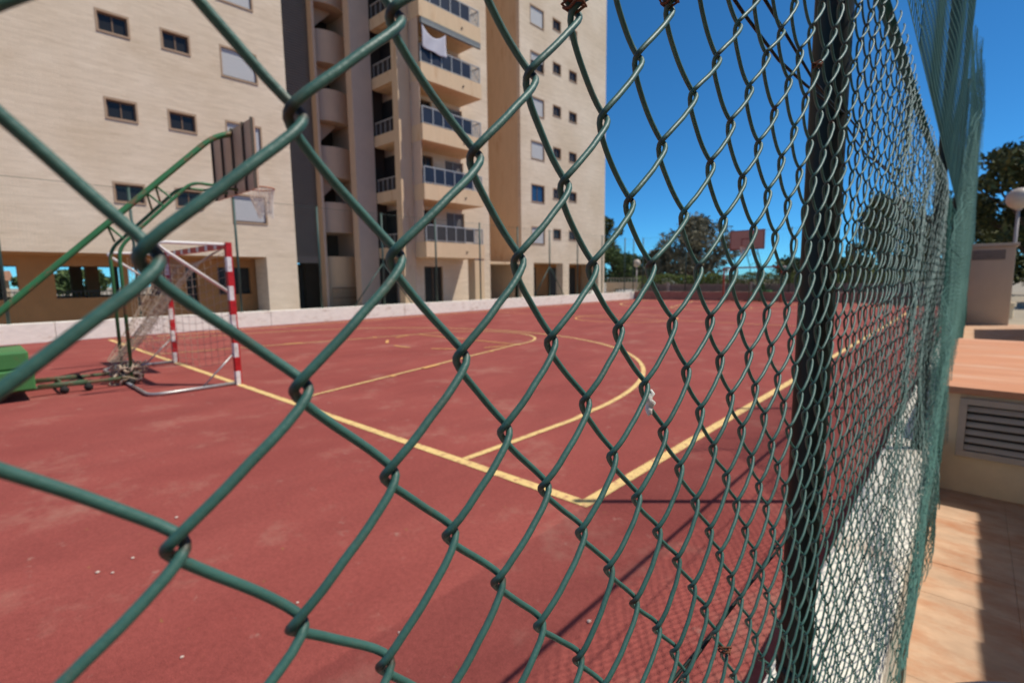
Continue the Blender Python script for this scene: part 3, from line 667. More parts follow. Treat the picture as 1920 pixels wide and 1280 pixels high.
def window(x, y0, z0, w, hgt, kind):
    key = (round(w, 2), round(hgt, 2), kind)
    if key not in WIN:
        f = MB(); e = .045
        f.box(-.13, -.08, 0, w, 0, e); f.box(-.13, -.08, 0, w, hgt - e, hgt); f.box(-.13, -.08, 0, e, e, hgt - e); f.box(-.13, -.08, w - e, w, e, hgt - e)
        if kind != 'blind': f.box(-.125, -.085, w / 2 - .022, w / 2 + .022, e, hgt - e)
        fo = f.build('window', M['frame'], bl)
        p = MB(); p.box(-.118, -.108, e, w - e, e, hgt - e); po = p.build('pane', M['bluepane'] if kind == 'blue' else M['pane'], fo)
        s = MB(); s.box(-.10, .035, -.05, w + .05, -.055, -.003); s.build('sill', M['lintel'], fo)
        l = MB(); l.box(-.09, .012, -.06, w + .06, hgt + .004, hgt + .075); l.box(-.09, .012, -.06, -.004, -.003, hgt + .004); l.box(-.09, .012, w + .004, w + .06, -.003, hgt + .004); l.build('surround', M['lintel'], fo)
        if kind in ('blind', 'half'):
            b = MB(); n = 18; lo_ = .05 if kind == 'blind' else .55
            for i in range(n): b.box(-.078, -.066 + .004 * (i % 2), .02, w - .02, hgt * lo_ + hgt * (1 - lo_) * i / n, hgt * lo_ + hgt * (1 - lo_) * (i + 1) / n - .004)
            b.build('roller_blind', M['blind'], fo)
        if kind == 'curtain':
            c = MB(); c.box(-.155, -.15, e, w * .5, e, hgt * .55); c.build('curtain', M['curtain'], fo)
        WIN[key] = fo; o = fo
    else: o = copy_tree(WIN[key], bl)
    o.location = (x, y0, z0); return o
ST = 2.735
wl = []
for k in range(-1, 7):
    for (y0, w, dz, hgt, kd) in ((1.37, .8, 0, .58, 'curtain'), (3.17, .8, 0, .58, 'curtain'), (5.07, 1.23, -.40, 1.02, 'blind')):
        z = 7.0 + ST * k + dz
        if z + hgt < TOP: wl.append((y0, z, w, hgt, kd))
facade(-20, -14, 7.48, 2.5, TOP, [(a, a + w, z, z + h_) for a, z, w, h_, kd in wl], .25, M['brick'], M['lintel'])
for a, z, w, h_, kd in wl: window(-20, a, z, w, h_, kd)
mb = MB(); mb.box(-34, -20.25, 7.23, 7.48, 2.5, TOP); mb.box(-34, -20.25, -14, -13.75, 0, TOP); mb.box(-34.25, -34, -14, 7.48, 2.5, TOP); mb.build('side_wall', M['brick'], bl)
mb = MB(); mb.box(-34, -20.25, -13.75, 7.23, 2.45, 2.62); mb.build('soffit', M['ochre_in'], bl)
mb = MB(); mb.box(-34.3, -19.97, -14.03, 7.5, TOP, TOP + .2); mb.box(-34.3, -19.97, 22.25, 32.3, TOP, TOP + .2); mb.box(-34.3, -20.5, 7.5, 22.25, TOP + .005, TOP + .2); mb.build('roof', M['plaster'], bl)
mb = MB(); mb.box(-21.2, -20.0, 6.2, 7.48, -.01, 2.5); mb.build('corner_pier', M['brick'], bl)
# open ground floor: set-back wall with wide openings, columns, matching openings on the far side
ho = [(-12, -7, 1.0, 2.1), (-6, -1.2, 1.0, 2.1), (-.3, 1.55, 1.0, 2.1), (1.75, 3.05, 1.0, 2.1), (3.6, 4.0, .5, 2.1), (4.75, 6.05, .98, 2.1)]
mb = MB(); mb.box(-21.64, -21.6, 4.7, 6.1, .93, 2.15); mb.box(-21.64, -21.6, 3.5, 4.1, .45, 2.15); mb.build('arcade_window', M['pane'], bl)
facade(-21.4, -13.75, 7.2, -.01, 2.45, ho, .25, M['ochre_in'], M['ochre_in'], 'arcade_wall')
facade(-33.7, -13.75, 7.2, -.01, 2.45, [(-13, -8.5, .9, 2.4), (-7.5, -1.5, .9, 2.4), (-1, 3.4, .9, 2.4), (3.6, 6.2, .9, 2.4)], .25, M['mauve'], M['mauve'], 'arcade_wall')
for (x, y_) in ((-25, 1.2), (-25, -4), (-29, 1.2), (-29, 5), (-29, -4)):
    mb = MB(); mb.box(x - .2, x + .2, y_ - .2, y_ + .2, -.01, 2.45); mb.build('column', M['ochre_in'], bl)
mb = MB()
for yy in np.arange(-6, 3.0, .12): mb.bar((-21.55, yy, .98), (-21.55, yy, 1.22), .02)
mb.bar((-21.55, -6, 1.23), (-21.55, 3.0, 1.23), .03); mb.build('arcade_rail', M['dark'], bl)
mb = MB(); mb.box(-26, -25.9, 3.4, 6.6, -.01, 2.45); mb.build('arcade_partition', M['dark'], bl)

# recess: louvre screen and stair tower
mb = MB()
zz = 2.76
while zz < TOP: mb.box(-22.97, -22.88, 7.48, 10.06, zz, zz + .085); zz += .12
mb.build('louvre_screen', M['louvre'], bl)
mb = MB(); mb.box(-23.3, -23.0, 7.48, 10.06, 2.7, TOP); mb.box(-23.3, -22.87, 7.48, 10.06, 2.40, 2.74); mb.build('louvre_backing', M['louvre'], bl)
mb = MB(); mb.box(-25, -24.8, 7.48, 10.3, -.01, 2.4); mb.build('service_wall', M['dark'], bl)
DR = [2.73 + ST * k - .01 for k in range(1, 9)]
def drum(z0, z1):
    mb = MB(); n = 14; ya, yb = 10.12, 12.2
    prof = [(-22.95 + .48 * math.sin(PI * (i / n)) ** .8, ya + (yb - ya) * i / n) for i in range(n + 1)]
    inn = [(x - .14, y_) for x, y_ in prof]
    for i in range(n):
        (x0, y0), (x1, y1) = prof[i], prof[i + 1]; (a0, b0), (a1, b1) = inn[i], inn[i + 1]
        mb.quad((x0, y0, z0), (x1, y1, z0), (x1, y1, z1), (x0, y0, z1)); mb.quad((a0, b0, z0), (a0, b0, z1), (a1, b1, z1), (a1, b1, z0))
        mb.quad((x0, y0, z1), (x1, y1, z1), (a1, b1, z1), (a0, b0, z1)); mb.quad((x0, y0, z0), (a0, b0, z0), (a1, b1, z0), (x1, y1, z0))
        mb.quad((x0, y0, z0 + .01), (-24.4, y0, z0 + .01), (-24.4, y1, z0 + .01), (x1, y1, z0 + .01))
    return mb
for q, zt in enumerate(DR):
    o = drum(zt - 1.5, zt).build('stair_parapet', M['mauve'], bl, True)
    mb = MB(); y0, y1 = 10.2, 11.5; b = zt - .05           # flight climbing behind the parapet
    mb.add([(-24.2, y0, b + .0), (-24.2, y1, b + 1.28), (-24.2, y1, b + 1.48), (-24.2, y0, b + 1.48), (-23.3, y0, b + .0), (-23.3, y1, b + 1.28), (-23.3, y1, b + 1.48), (-23.3, y0, b + 1.48)],
           [(0, 1, 2, 3), (4, 7, 6, 5), (0, 4, 5, 1), (1, 5, 6, 2), (2, 6, 7, 3), (3, 7, 4, 0)]); mb.build('stair_flight', M['mauve'], o)
drum(-.01, 2.74).build('stair_parapet', M['plaster'], bl, True)
mb = MB(); mb.box(-25.2, -24.6, 10.0, 12.3, -.01, TOP); mb.build('stair_back', M['dim'], bl)  # back coloured dark in place of stairwell shade
mb = MB()
for yy in np.arange(10.35, 11.9, .13): mb.bar((-22.38, yy, .12), (-22.38, yy, 1.15), .025)
for zz in (.14, .62, 1.13): mb.bar((-22.38, 10.3, zz), (-22.38, 11.9, zz), .03)
mb.build('gate_grille', M['frame'], bl)
mb = MB(); mb.box(-22.86, -22.42, 10.03, 10.16, -.01, TOP); mb.build('fin', M['mauve'], bl)
mb = MB(); mb.box(-21.4, -20.9, 11.1, 12.19, -.01, TOP); mb.box(-24.8, -21.41, 12.0, 12.19, -.01, TOP); mb.build('fin', M['mauve'], bl)
# balcony stack
mb = MB(); mb.box(-19.2, -18.76, 12.19, 12.86, -.01, TOP); mb.build('pillar', M['plaster'], bl)
mb = MB(); mb.box(-18.5, -17.95, 16.15, 16.85, -.01, 2.6); mb.build('pillar', M['plaster'], bl)
backx = -19.6
hb = []
for k in range(0, 9):
    fl = 2.62 + ST * k
    if fl + 2.6 < TOP: hb += [(14.05, 14.85, fl, fl + 2.5), (15.68, 16.97, fl, fl + 2.5)]
hb += [(14.05, 15.3, 0.0, 2.2)]
mb = MB(); mb.box(-20.86, -20.8, 12.25, 13.12, 0, 2.3); mb.build('service_door', M['dark'], bl)
facade(backx, 12.9, 18.97, -.01, TOP, hb, .25, M['brick'], M['plaster'])
for i, (a, b, c, d) in enumerate(hb):
    mb = MB(); e = .05
    mb.box(backx - .2, backx - .14, a, b, c, d); o = mb.build('balcony_door', M['shutter'] if i % 2 else M['pane'], bl)
    fr = MB(); fr.box(backx - .138, backx - .10, a, a + e, c, d); fr.box(backx - .138, backx - .10, b - e, b, c, d); fr.box(backx - .138, backx - .10, a + e, b - e, d - e, d); fr.box(backx - .138, backx - .10, (a + b) / 2 - .02, (a + b) / 2 + .02, c, d - e); fr.build('door_frame', M['frame'] if i % 2 == 0 else M['railing'], o)
mb = MB(); mb.box(-21.7, -21.51, 12.2, 13.4, -.01, TOP); mb.build('loggia_back', M['dim'], bl)  # recess shade put into this wall's dark colour
mb = MB(); mb.box(-21.5, -19.86, 13.2, 13.4, -.01, TOP); mb.box(-19.59, -18.765, 12.865, 12.895, -.01, TOP); mb.box(-24.4, -19.86, 18.72, 18.97, -.01, TOP); mb.build('inner_wall_sun_block', M['mauve'], bl)  # the thin middle box is an added divider that stops sun reaching the stair fin
mb = MB(); mb.box(-24.6, -24.4, 18.97, 22.28, 2.55, TOP); mb.build('recess_wall', M['brick'], bl)
def balcony(k, glass):
    t1 = 3.33 + ST * k; b1 = t1 - .74
    # side loggia parapet facing along the court, and the front balcony box
    mb = MB(); mb.box(-20.88, -19.21, 12.2, 12.36, b1 + .02, t1 - .2); mb.box(-20.88, -18.9, 12.37, 13.19, b1, b1 + .2); o = mb.build('loggia_parapet', M['plaster'], bl)
    rl = MB(); zt = t1 + .42
    rl.bar((-20.85, 12.28, zt), (-19.22, 12.28, zt), .05)
    for xx in np.arange(-20.8, -19.2, .4): rl.bar((xx, 12.28, t1 - .2), (xx, 12.28, zt - .02), .035)
    rl.build('loggia_rail', M['railing'], o)
    rp = MB(); rp.box(-20.85, -19.22, 12.33, 12.345, t1 - .18, zt - .05); rp.build('rail_panel', M['dark'], o)
    dr = MB(); dr.box(-21.5, -19.3, 13.15, 13.198, b1 + .2, b1 + 2.5); dr.build('loggia_door_shade', M['dark'], o)  # dark door stretched across the back wall to stand for the loggia's shade
    mb = MB(); mb.box(-18.06, -17.9, 12.9, 16.86, b1, t1); mb.box(-18.75, -18.061, 12.9, 13.05, b1, t1); mb.box(-19.59, -18.061, 16.71, 16.86, b1, t1); mb.box(-19.59, -18.061, 13.051, 16.709, b1, b1 + .2)
    o = mb.build('balcony', M['plaster'], bl)
    rl = MB(); zt = t1 + .80
    for (p, q) in (((-17.98, 12.95), (-17.98, 16.8)), ((-19.5, 16.78), (-17.98, 16.78))):
        rl.bar((*p, zt), (*q, zt), .05); rl.bar((*p, t1 + .07), (*q, t1 + .07), .03)
    ps = np.linspace(12.97, 16.78, 7)
    for yy in ps: rl.bar((-17.98, yy, t1), (-17.98, yy, zt - .02), .05)
    for i in (5,):
        a, b = ps[i], ps[i + 1]; rl.bar((-17.98, a, t1 + .1), (-17.98, b, zt - .05), .025); rl.bar((-17.98, b, t1 + .1), (-17.98, a, zt - .05), .025)
        for yy in np.linspace(a, b, 6)[1:-1]: rl.bar((-17.985, yy, t1 + .07), (-17.985, yy, zt - .03), .016)
    for xx in np.arange(-19.4, -18.0, .14): rl.bar((xx, 16.78, t1), (xx, 16.78, zt - .02), .018)
    rl.build('railing', M['railing'], o)
    sc_ = MB(); sc_.box(-18.74, -18.06, 12.91, 12.935, t1 + .005, t1 + ST - .745); sc_.build('added_sun_screen', M['mauve'], o)  # screen added to keep sun off the pillar
    for i in range(0, 5 if glass else 0):
        p = MB(); p.box(-17.985, -17.972, ps[i] + .04, ps[i + 1] - .04, t1 + .1, zt - .05); p.build('rail_panel', M['railglass'], o)
    if not glass:
        for i in range(0, 5):
            p = MB(); p.box(-17.985, -17.972, ps[i] + .04, ps[i + 1] - .04, t1 + .1, zt - .05); p.build('rail_panel', M['dark'], o)
    dp = MB(); dp.tube([(-17.9, 15.55, b1 + .30), (-17.86, 15.55, b1 + .30)], .05, 10); dp.build('drain_spout', M['rib'], o)
    return t1
for k in range(0, 9): balcony(k, k > 0)
# awning with a cloth under the fourth balcony, white sheet on the railing
zA = 3.33 + ST * 4 - .74
mb = MB(); mb.box(-17.97, -17.82, 12.95, 16.75, zA - .30, zA - .06); mb.tube([(-17.86, 12.97, zA - .30), (-17.86, 16.73, zA - .30)], .055, 8); mb.build('awning', M['awning'], bl)
n, m = 16, 12; mb = MB(); vs = []; fs = []
zt0, zb0 = zA - .32, 3.33 + ST * 3 + .42
for i in range(n + 1):
    for j in range(m + 1):
        s, t_ = i / n, j / m; yy = 13.0 + 1.45 * s; zt = zt0 + .02 - .42 * math.sin(PI * s ** .9) ** .9 - .08 * s; zb = zt0 - 1.02 - .10 * s - .03 * math.sin(PI * s)
        vs.append((-17.86 + .04 * math.sin(s * 11 + t_ * 3) * t_, yy, zt + (zb - zt) * t_))
for i in range(n):
    for j in range(m): a = i * (m + 1) + j; fs.append((a, a + m + 1, a + m + 2, a + 1))
mb.add(vs, fs); o = mb.build('hanging_sheet', M['cloth'], None, True); sm_ = o.modifiers.new('Solidify', 'SOLIDIFY'); sm_.thickness = .004
tag(o, 'white sheet hung under the grey awning of a balcony on the apartment block', 'sheet')
mb = MB(); zb = 3.33 + ST * 1
mb.tube([(0, 0, 0), (0, 0, .04), (0, 0, .38), (0, 0, .46), (0, 0, .50)], [.20, .23, .23, .16, .09], 16); mb.tube([(0, 0, .5), (0, 0, .56)], .06, 10)
o = mb.build('water_drum', M['blue'], None, True); o.location = (-18.3, 13.36, zb - .54); o.scale = (1, 1, 2.2)
tag(o, 'bright blue plastic drum on the second balcony, behind its railing', 'drum')

# block beyond the recess
wr = []
for k in range(-1, 8):
    for (y0, w, top, hgt) in ((23.36, 1.3, 7.60, 1.06), (25.68, .82, 7.60, .64), (27.52, .86, 7.60, .62)):
        z = top - hgt + ST * k
        kd = ('blue' if k == 0 else 'half' if k in (3, 6) else 'blind') if w > 1 else 'plain'
        if z + hgt < TOP - .1: wr.append((y0, z, w, hgt, kd))
facade(-20, 22.28, 32.25, 2.55, TOP, [(a, a + w, z, z + h_) for a, z, w, h_, kd in wr], .25, M['brick'], M['lintel'])
for a, z, w, h_, kd in wr: window(-20, a, z, w, h_, kd)
mb = MB(); mb.box(-32, -20.25, 22.28, 22.53, -.01, TOP); mb.box(-32, -20.61, 32.0, 32.25, -.01, TOP); mb.box(-32.25, -32, 22.28, 32.25, -.01, TOP); mb.box(-32, -20.25, 22.54, 31.99, 2.55, 2.7); mb.build('side_wall', M['plaster'], bl)
for (a, b) in ((22.28, 23.5), (26.75, 27.5), (31.4, 32.25)):
    mb = MB(); mb.box(-20.6, -20.0, a, b, -.01, 2.55); mb.build('pillar', M['brick'], bl)
mb = MB(); mb.box(-22.2, -22.0, 22.54, 31.9, -.01, 2.55); mb.build('arcade_wall', M['ochre_in'], bl)
for (a, b) in ((23.3, 26.0), (27.6, 31.0)):
    mb = MB(); mb.box(-21.99, -21.94, a, b, .1, 2.3); o = mb.build('glazed_door', M['dark'], bl)
    fr = MB()
    for yy in np.linspace(a, b, 4): fr.box(-21.939, -21.90, yy - .03, yy + .03, .1, 2.3)
    fr.build('door_frame', M['frame'], o)
mb = MB(); mb.box(-24.39, -24.33, 19.3, 21.6, -.01, 2.3); mb.build('service_door', M['dark'], bl)
for k in range(0, 8):
    z = 7.0 + ST * (k - 1); mb = MB(); mb.box(-24.39, -24.35, 20.2, 20.9, z, z + 1.0); mb.build('recess_window', M['pane'], bl)
mb = MB(); mb.box(-24.4, -20.0, 18.97, 22.28, 2.42, 2.56); mb.build('recess_slab', M['plaster'], bl)
tag(MB().box(-19.6, -19.2, 29.2, 29.7, 0, .55).build('planter', M['white_wall'], None, bevel=.03), 'small white block standing by a ground-floor opening of the apartment block', 'planter')

# ------------------------------------------------------------------ path side: vent boxes, lamps, wall
t = thing('vent_box', 'ochre box beside the path with terracotta slab top and grey grille', 'vent box', (2.0, 1.74, 0))
mb = MB(); mb.box(-.335, .95, 0.02, 3.3, 0, .665); mb.build('box_body', M['ochre'], t, bevel=.008)
mb = MB()
for i in range(10): mb.box(-.37, .98, -.015 + i * .335, .315 + i * .335, .667, .712)
mb.build('slab_top', M['tile_top'], t, bevel=.006)
mb = MB(); x0, x1, z0, z1 = -.262, .42, .255, .64
mb.box(x0, x1, -.012, .018, z0, z0 + .04); mb.box(x0, x1, -.012, .018, z1 - .04, z1); mb.box(x0, x0 + .04, -.012, .018, z0 + .04, z1 - .04); mb.box(x1 - .04, x1, -.012, .018, z0 + .04, z1 - .04)
gr = mb.build('grille', M['grille'], t, bevel=.003)
mb = MB(); mb.box(x0 + .04, x1 - .04, .012, .0185, z0 + .04, z1 - .04); mb.build('opening', M['slot'], gr)
for i in range(6):
    zc = z0 + .064 + i * .051; mb = MB(); mb.add([(x0 + .041, -.008, zc - .012), (x1 - .041, -.008, zc - .012), (x1 - .041, .010, zc + .014), (x0 + .041, .010, zc + .014), (x0 + .041, -.006, zc - .016), (x1 - .041, -.006, zc - .016), (x1 - .041, .0115, zc + .010), (x0 + .041, .0115, zc + .010)], [(0, 1, 2, 3), (4, 7, 6, 5), (0, 4, 5, 1), (1, 5, 6, 2), (2, 6, 7, 3), (3, 7, 4, 0)]); mb.build('slat', M['grille'], gr)
t = thing('utility_hut', 'tall plain beige hut with a dark vent slot under its roof, beyond the tiled path', 'hut', (2.05, 17, 0))
mb = MB(); mb.box(-.5, .52, 0, 2.2, 0, 2.18); mb.build('hut_body', M['pinkbox'], t, bevel=.01)
mb = MB(); mb.box(-.56, .58, -.06, 2.26, 2.185, 2.27); mb.build('roof', M['pinkbox'], t, bevel=.01)
mb = MB(); mb.box(-.36, .32, -.012, -.002, 1.82, 2.08)
vs_ = mb.build('vent', M['slot'], t)
mb = MB()
for i in range(5): mb.box(-.36, .32, -.022, -.013, 1.835 + i * .05, 1.853 + i * .05)
mb.build('vent_slat', M['grille'], vs_)
def lamp(label, loc, h_, r, base):
    t = thing('street_lamp', label, 'lamp post', loc, 0, 'globe lamps near the court')
    mb = MB(); mb.tube([(0, 0, base), (0, 0, h_ - r * 1.1)], [.055, .045], 14); mb.build('pole', M['lamp_post'], t, True)
    mb = MB(); mb.tube([(0, 0, 0), (0, 0, base * .75), (0, 0, base * .76), (0, 0, base)], [.16, .15, .19, .19], 16); mb.build('pedestal', M['ochre'], t)
    mb = MB(); mb.tube([(0, 0, h_ - r * 1.12), (0, 0, h_ - r * .85)], [.07, .11], 14); mb.build('collar', M['lamp_post'], t, True)
    mb = MB(); mb.ball((0, 0, h_), r, 24, 16); mb.build('globe', M['globe'], t, True)
lamp('globe lamp post with an ochre foot beside the beige hut and the pine', (2.66, 20.3, 0), 3.78, .33, .5)
lamp('small globe lamp post between the apartment block and the hedge', (-18.1, 34, 0), 2.62, .30, .4)
lamp('pale slim lamp post seen through the chain-link mesh beside the dark tree', (-1.35, 31.5, 0), 5.3, .22, .4)
# boundary wall on the outer side of the path, its toothed tile coping throws the shade on the tiles
t = thing('garden_wall', 'rendered wall with tile coping along the outer side of the tiled path', 'wall', (3.26, 4, 0))
mb = MB(); mb.box(-.1, .1, -10, 12.2, 0, 2.55); mb.build('wall_body', M['ochre'], t)
mb = MB(); yy = -10.0
while yy < 12.1:
    mb.add([(-.14, yy, 2.551), (.14, yy, 2.551), (.14, yy + .255, 2.551), (-.14, yy + .255, 2.551), (-.14, yy, 2.60), (.14, yy, 2.60), (.14, yy + .255, 2.626), (-.14, yy + .255, 2.626)], [(0, 3, 2, 1), (4, 5, 6, 7), (0, 1, 5, 4), (1, 2, 6, 5), (2, 3, 7, 6), (3, 0, 4, 7)]); yy += .262
mb.build('coping', M['tile_top'], t)
mb = MB()
for i in range(15):
    for j in range(9):
        pass
mb.ball((0, 0, .10), .2, 24, 14, .75); mb.v = [(v[0] * (1 + .12 * math.sin(v[1] * 21)), v[1] * 1.3, max(.004, v[2] + .02 * math.sin(v[0] * 17))) for v in mb.v]
o = mb.build('bag', M['navy'], None, True); o.location = (1.97, -.70, 0)
tag(o, 'dark blue cloth bag lying on the tiled path in the shade', 'bag')

# ------------------------------------------------------------------ background: hedge, trees, houses
def leaves(centers, radii, n, size, rng, squash=.8, hollow=.35):
    C_ = np.array(centers, float); R_ = np.array(radii, float); w = R_ ** 2; idx = rng.choice(len(C_), n, p=w / w.sum())
    d = rng.normal(size=(n, 3)); d /= np.linalg.norm(d, axis=1, keepdims=True); rad = (hollow + (1 - hollow) * rng.random(n)) ** .6
    lump = 1 + .25 * np.sin(d[:, 0] * 7 + idx) * np.sin(d[:, 1] * 6 + idx * 2)
    P = C_[idx] + d * (R_[idx] * rad * lump)[:, None] * np.array([1, 1, squash])
    a = rng.normal(size=(n, 3)); a /= np.linalg.norm(a, axis=1, keepdims=True); b = np.cross(a, rng.normal(size=(n, 3))); b /= np.linalg.norm(b, axis=1, keepdims=True)
    s = size * (.5 + rng.random(n))[:, None]; V = np.stack([P - a * s, P + b * s * .5, P + a * s, P - b * s * .5], 1).reshape(-1, 3)
    return V, np.arange(4 * n).reshape(-1, 4)
def tree(label, loc, h_, spread, nb, n, size, mt, seed, trunk=.2, clear=.3, shape='round', squash=.8):
    rng = np.random.default_rng(seed); t = thing('tree', label, 'tree', loc, 0, 'trees round the court')
    cs, rs = [], []; limbs = MB(); top = h_
    for i in range(nb):
        a = rng.random() * 2 * PI; q = rng.random() ** .6
        z = h_ * (clear + (1 - clear) * (.12 + .80 * (i + .5) / nb)); f = math.sin(PI * min(.97, max(.16, (z / h_ - clear) / (1 - clear) * .85 + .15))) ** .7
        x, y_ = spread * f * q * math.cos(a), spread * f * q * math.sin(a); r_ = spread * rng.uniform(.22, .42)
        if z + r_ * squash > h_: z = h_ - r_ * squash
        cs.append((x, y_, z)); rs.append(r_)
        zb = h_ * clear * rng.uniform(.55, 1.0)
        limbs.tube([(0, 0, zb), (x * .45 + rng.normal() * .1, y_ * .45, zb + (z - zb) * .55), (x, y_, z)], [trunk * .5, trunk * .32, trunk * .1], 6)
    limbs.tube([(0, 0, 0), (trunk * .3, 0, h_ * clear * .6), (0, trunk * .2, h_ * clear), (0, 0, h_ * .7)], [trunk * 1.3, trunk, trunk * .8, trunk * .2], 9)
    limbs.build('trunk', M['bark'], t, True)
    V, F = leaves(cs, rs, n, size, rng, squash); np_mesh('crown', V, F, mt, t)
    return t
tree('broad grey olive tree rising over the hedge, next to the distant backboard', (-17.9, 45, 0), 7.3, 3.7, 34, 8000, .16, M['leaf_olive'], 11, .3, .22)
tree('smaller grey olive tree at the flank of the broad one, by the hedge', (-21.6, 45.5, 0), 4.4, 2.0, 16, 3500, .16, M['leaf_olive'], 12, .2, .2)
tree('green bush-like tree just past the corner of the apartment block', (-26.2, 44, 0), 4.6, 2.8, 20, 5000, .17, M['leaf_green'], 13, .2, .1)
tree('tall dark tree half hidden by the corner of the apartment block', (-29.4, 46, 0), 8.2, 2.9, 20, 5000, .17, M['leaf_dark'], 14, .25, .3)
tree('large dark pine with flat layered crown beyond the beige hut', (4.3, 33, 0), 8.1, 3.8, 30, 9000, .15, M['leaf_dark'], 15, .3, .30, squash=.5)
tree('dark pine seen through the chain-link mesh beside the pale lamp post', (-2.6, 38, 0), 6.6, 2.6, 22, 6000, .15, M['leaf_dark'], 16, .25, .2)
tree('shorter pine at the foot of the large pine, behind the slack net', (.6, 40, 0), 6.4, 3.0, 22, 6000, .15, M['leaf_dark'], 17, .25, .12, squash=.6)
k = 0
for (x, y_, h_, s_) in ((-10.5, 52, 3.2, 3.2), (-6.5, 55, 3.3, 3.4), (-23, 56, 3.6, 3.4), (-31, 58, 4.6, 3.5), (9, 40, 5.0, 3.0), (3.4, 46, 5.5, 3)):
    tree(['low dark tree in the tree line seen under the distant backboard', 'low dark tree in the tree line beyond the plain red goal', 'low tree behind the small globe lamp post', 'tree beyond the far end of the apartment block', 'pine far beyond the tiled path', 'pine behind the beige hut'][k], (x, y_, 0), h_, s_, 16, 3200, .2, M['leaf_green'] if k in (2, 3) else M['leaf_dark'], 30 + k, .2, .08); k += 1
for k, (x, y_, h_) in enumerate(((-50, -9, 3.0), (-56, -3.2, 3.6), (-50, 1.9, 2.4), (-55, 5, 2.9))):
    tree(['tree seen through the arcade opening nearest the picture edge', 'tall tree seen through the open ground floor of the block', 'small tree standing before the pale house behind the block', 'tree beside the pale house behind the block'][k], (x, y_, 0), h_, 1.8, 14, 1800, .2, M['leaf_green'], 50 + k, .2, .25)
for k, (x, y_, w, h_) in enumerate(((-62, -4, 9, 1.9), (-66, -16, 10, 2.1))):
    t = thing('house', ['pale house with tiled roof seen through the open ground floor of the block', 'pale house with tiled roof seen past the edge of the ground-floor arcade'][k], 'house', (x, y_, 0))
    mb = MB(); mb.box(-3, 3, -w / 2, w / 2, 0, h_); mb.build('wall', M['housewall'], t)
    mb = MB(); mb.add([(-3.3, -w / 2 - .3, h_ + .01), (3.3, -w / 2 - .3, h_ + .01), (3.3, w / 2 + .3, h_ + .01), (-3.3, w / 2 + .3, h_ + .01), (0, -w / 2 - .3, h_ + .9), (0, w / 2 + .3, h_ + .9)], [(0, 1, 4), (3, 5, 2), (0, 4, 5, 3), (1, 2, 5, 4), (0, 3, 2, 1)]); mb.build('roof', M['roof'], t)
    for yy in (-w / 3, 0, w / 3):
        mb = MB(); mb.box(3.002, 3.03, yy - .45, yy + .45, 1.0, 2.1); mb.build('window', M['pane'], t)
rng = np.random.default_rng(5); n = 26000
P = np.stack([rng.uniform(-16.2, 2, n), 30.9 + rng.normal(0, .35, n).clip(-.8, .8), rng.random(n) ** .6 * 1.62], 1); P[:, 2] += .08 * np.sin(P[:, 0] * 2.1) + .05 * np.sin(P[:, 0] * 5.7)
P[:, 2] = np.maximum(P[:, 2], .03)
a = rng.normal(size=(n, 3)); a /= np.linalg.norm(a, axis=1, keepdims=True); b = np.cross(a, rng.normal(size=(n, 3))); b /= np.linalg.norm(b, axis=1, keepdims=True); s = (.035 + .05 * rng.random(n))[:, None]
hd = thing('hedge', 'long trimmed green hedge behind the far net fence', 'hedge', (0, 0, 0))
np_mesh('foliage', np.stack([P - a * s, P + b * s * .5, P + a * s, P - b * s * .5], 1).reshape(-1, 3), np.arange(4 * n).reshape(-1, 4), M['leaf_hedge'], hd)
mb = MB()
for xx in np.arange(-16, 2, .5): mb.tube([(xx, 30.9, 0), (xx + .1, 30.95, .7), (xx, 30.9, 1.3)], [.03, .025, .01], 5)
mb.build('stem', M['bark'], hd)
t = thing('fence', 'grey beige paling fence between the hedge and the far net fence', 'fence', (0, 0, 0))
mb = MB(); mb.box(-15.5, 1.4, 30.0, 30.03, .55, .95)
for xx in np.arange(-15.5, 1.4, .16): mb.box(xx, xx + .11, 29.96, 29.995, .0, 1.02 + .02 * math.sin(xx * 9))
mb.build('paling', mat('grey_paling', (.24, .20, .17), .9, .2, 3), t)
for xx in (-13.5, -9.8, -8.2, -4.2, -1.0):
    mb = MB(); mb.box(xx - .09, xx + .09, 29.90, 29.955, 0, 1.12); mb.build('post', M['paving'], t)
t = thing('parapet_wall', 'low beige wall with a dark gap past the end of the long white wall', 'wall', (-18.2, 35.6, 0))
mb = MB(); mb.box(-3.6, 2.3, -.12, .12, .95, 1.1); mb.box(1.9, 2.3, -.12, .12, 0, .949); mb.box(-3.6, -2.9, -.12, .12, 0, .949); mb.box(-2.9, 1.9, -.12, .12, .55, .949); mb.build('wall_body', M['pinkbox'], t, bevel=.02)
mb = MB()
for xx in np.arange(-3.5, 2.3, .28): mb.bar((xx, 0, 1.1), (xx, 0, 1.45), .03)
mb.bar((-3.6, 0, 1.46), (2.3, 0, 1.46), .04); mb.build('handrail', M['railing'], t)
t = thing('parked_car', 'pale parked car mostly hidden behind the parapet wall', 'car', (-18.4, 38.5, 0))
mb = MB(); prof = [(-2.0, .35), (-2.0, .75), (-1.3, .88), (-.7, 1.36), (.7, 1.38), (1.35, .92), (1.95, .82), (2.0, .35)]
vs = [(x, -.82, z) for x, z in prof] + [(x, .82, z) for x, z in prof]; nn = len(prof)
mb.add(vs, [tuple(range(nn)), tuple(range(2 * nn - 1, nn - 1, -1))] + [(i, i + nn, (i + 1) % nn + nn, (i + 1) % nn) for i in range(nn)]); cb = mb.build('body', M['carpaint'], t, bevel=.06)
mb = MB(); mb.add([(-1.15, -.826, .92), (-.65, -.826, 1.28), (.65, -.826, 1.30), (1.15, -.826, .95)], [(0, 3, 2, 1)]); mb.build('window', M['pane'], cb)
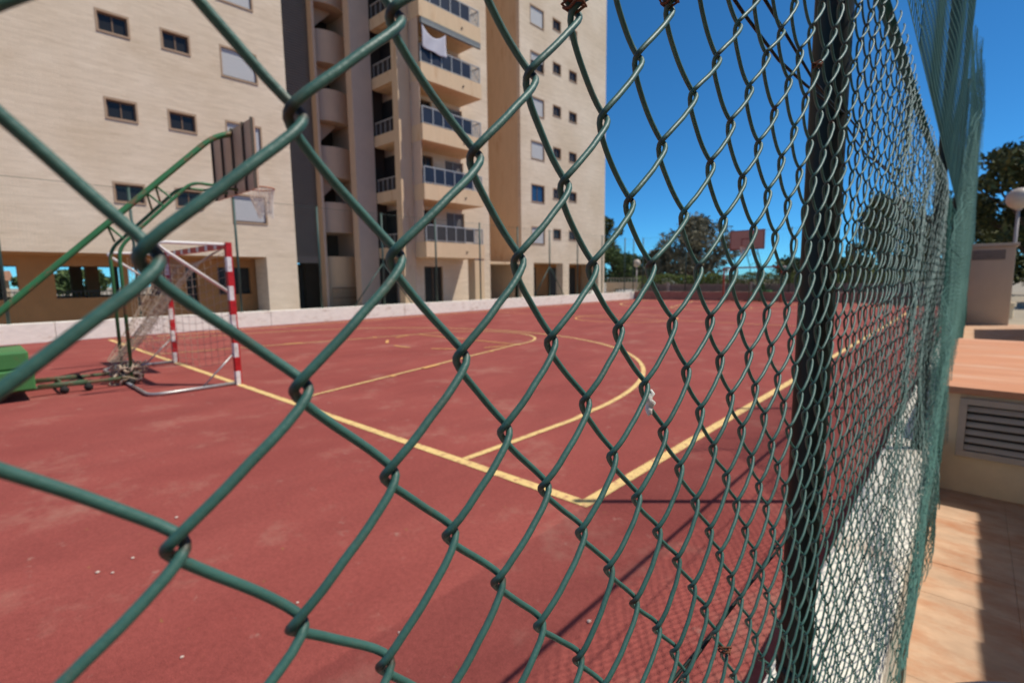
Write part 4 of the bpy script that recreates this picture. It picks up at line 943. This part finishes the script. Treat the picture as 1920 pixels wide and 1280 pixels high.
for xx in (-1.25, 1.25):
    for yy in (-.80, .66):
        mb = MB(); mb.tube([(xx, yy, .32), (xx, yy + .14, .32)], .31, 18); mb.build('wheel', M['rubber'], t, True)

# ------------------------------------------------------------------ sky, sun, camera
w = bpy.data.worlds.new('World'); SC.world = w; w.use_nodes = True; N = w.node_tree.nodes; K = w.node_tree.links
sk = N.new('ShaderNodeTexSky'); sk.sky_type = 'NISHITA'; sk.sun_disc = False; sk.sun_elevation = math.asin(SUN_DIR.z); sk.sun_rotation = math.atan2(SUN_DIR.x, SUN_DIR.y)
sk.air_density = 1.0; sk.dust_density = .1; sk.ozone_density = 6.0; sk.altitude = 3500
bg = N['Background']; bg.inputs[1].default_value = .118; tn = N.new('ShaderNodeMix'); tn.data_type = 'RGBA'; tn.blend_type = 'MULTIPLY'; tn.inputs[0].default_value = 1; tn.inputs[7].default_value = (.34, .90, 1.12, 1)
K.new(sk.outputs[0], tn.inputs[6]); K.new(tn.outputs[2], bg.inputs[0])
ld = bpy.data.lights.new('sun', 'SUN'); ld.energy = 4.3; ld.angle = math.radians(.53); ld.color = (1, .94, .84)
lo = bpy.data.objects.new('sun', ld); COL.objects.link(lo); lo.rotation_euler = (-SUN_DIR).to_track_quat('-Z', 'Y').to_euler()
cd = bpy.data.cameras.new('camera'); co = bpy.data.objects.new('camera', cd); COL.objects.link(co); SC.camera = co
R_ = Vector((0.7398613642780835, 0.6726392622455781, -0.012711590549464968)); U_ = Vector((-0.07253631072667098, 0.09854150745745226, 0.9924857958349713)); FW = Vector((-0.6688375327945768, 0.7333798430511552, -0.12169782467869357))
mw = Matrix((R_, U_, -FW)).transposed().to_4x4(); mw.translation = Vector(CAMP); co.matrix_world = mw
cd.sensor_width = 36; cd.lens = 942.396 / 1920 * 36; cd.clip_start = .01; cd.clip_end = 1000
cd.dof.use_dof = True; cd.dof.focus_distance = .31; cd.dof.aperture_fstop = 11.5
SC.view_settings.view_transform = 'Standard'; SC.view_settings.look = 'None'; SC.view_settings.exposure = 0; SC.view_settings.gamma = 1
SC.cycles.max_bounces = 8; SC.cycles.diffuse_bounces = 4
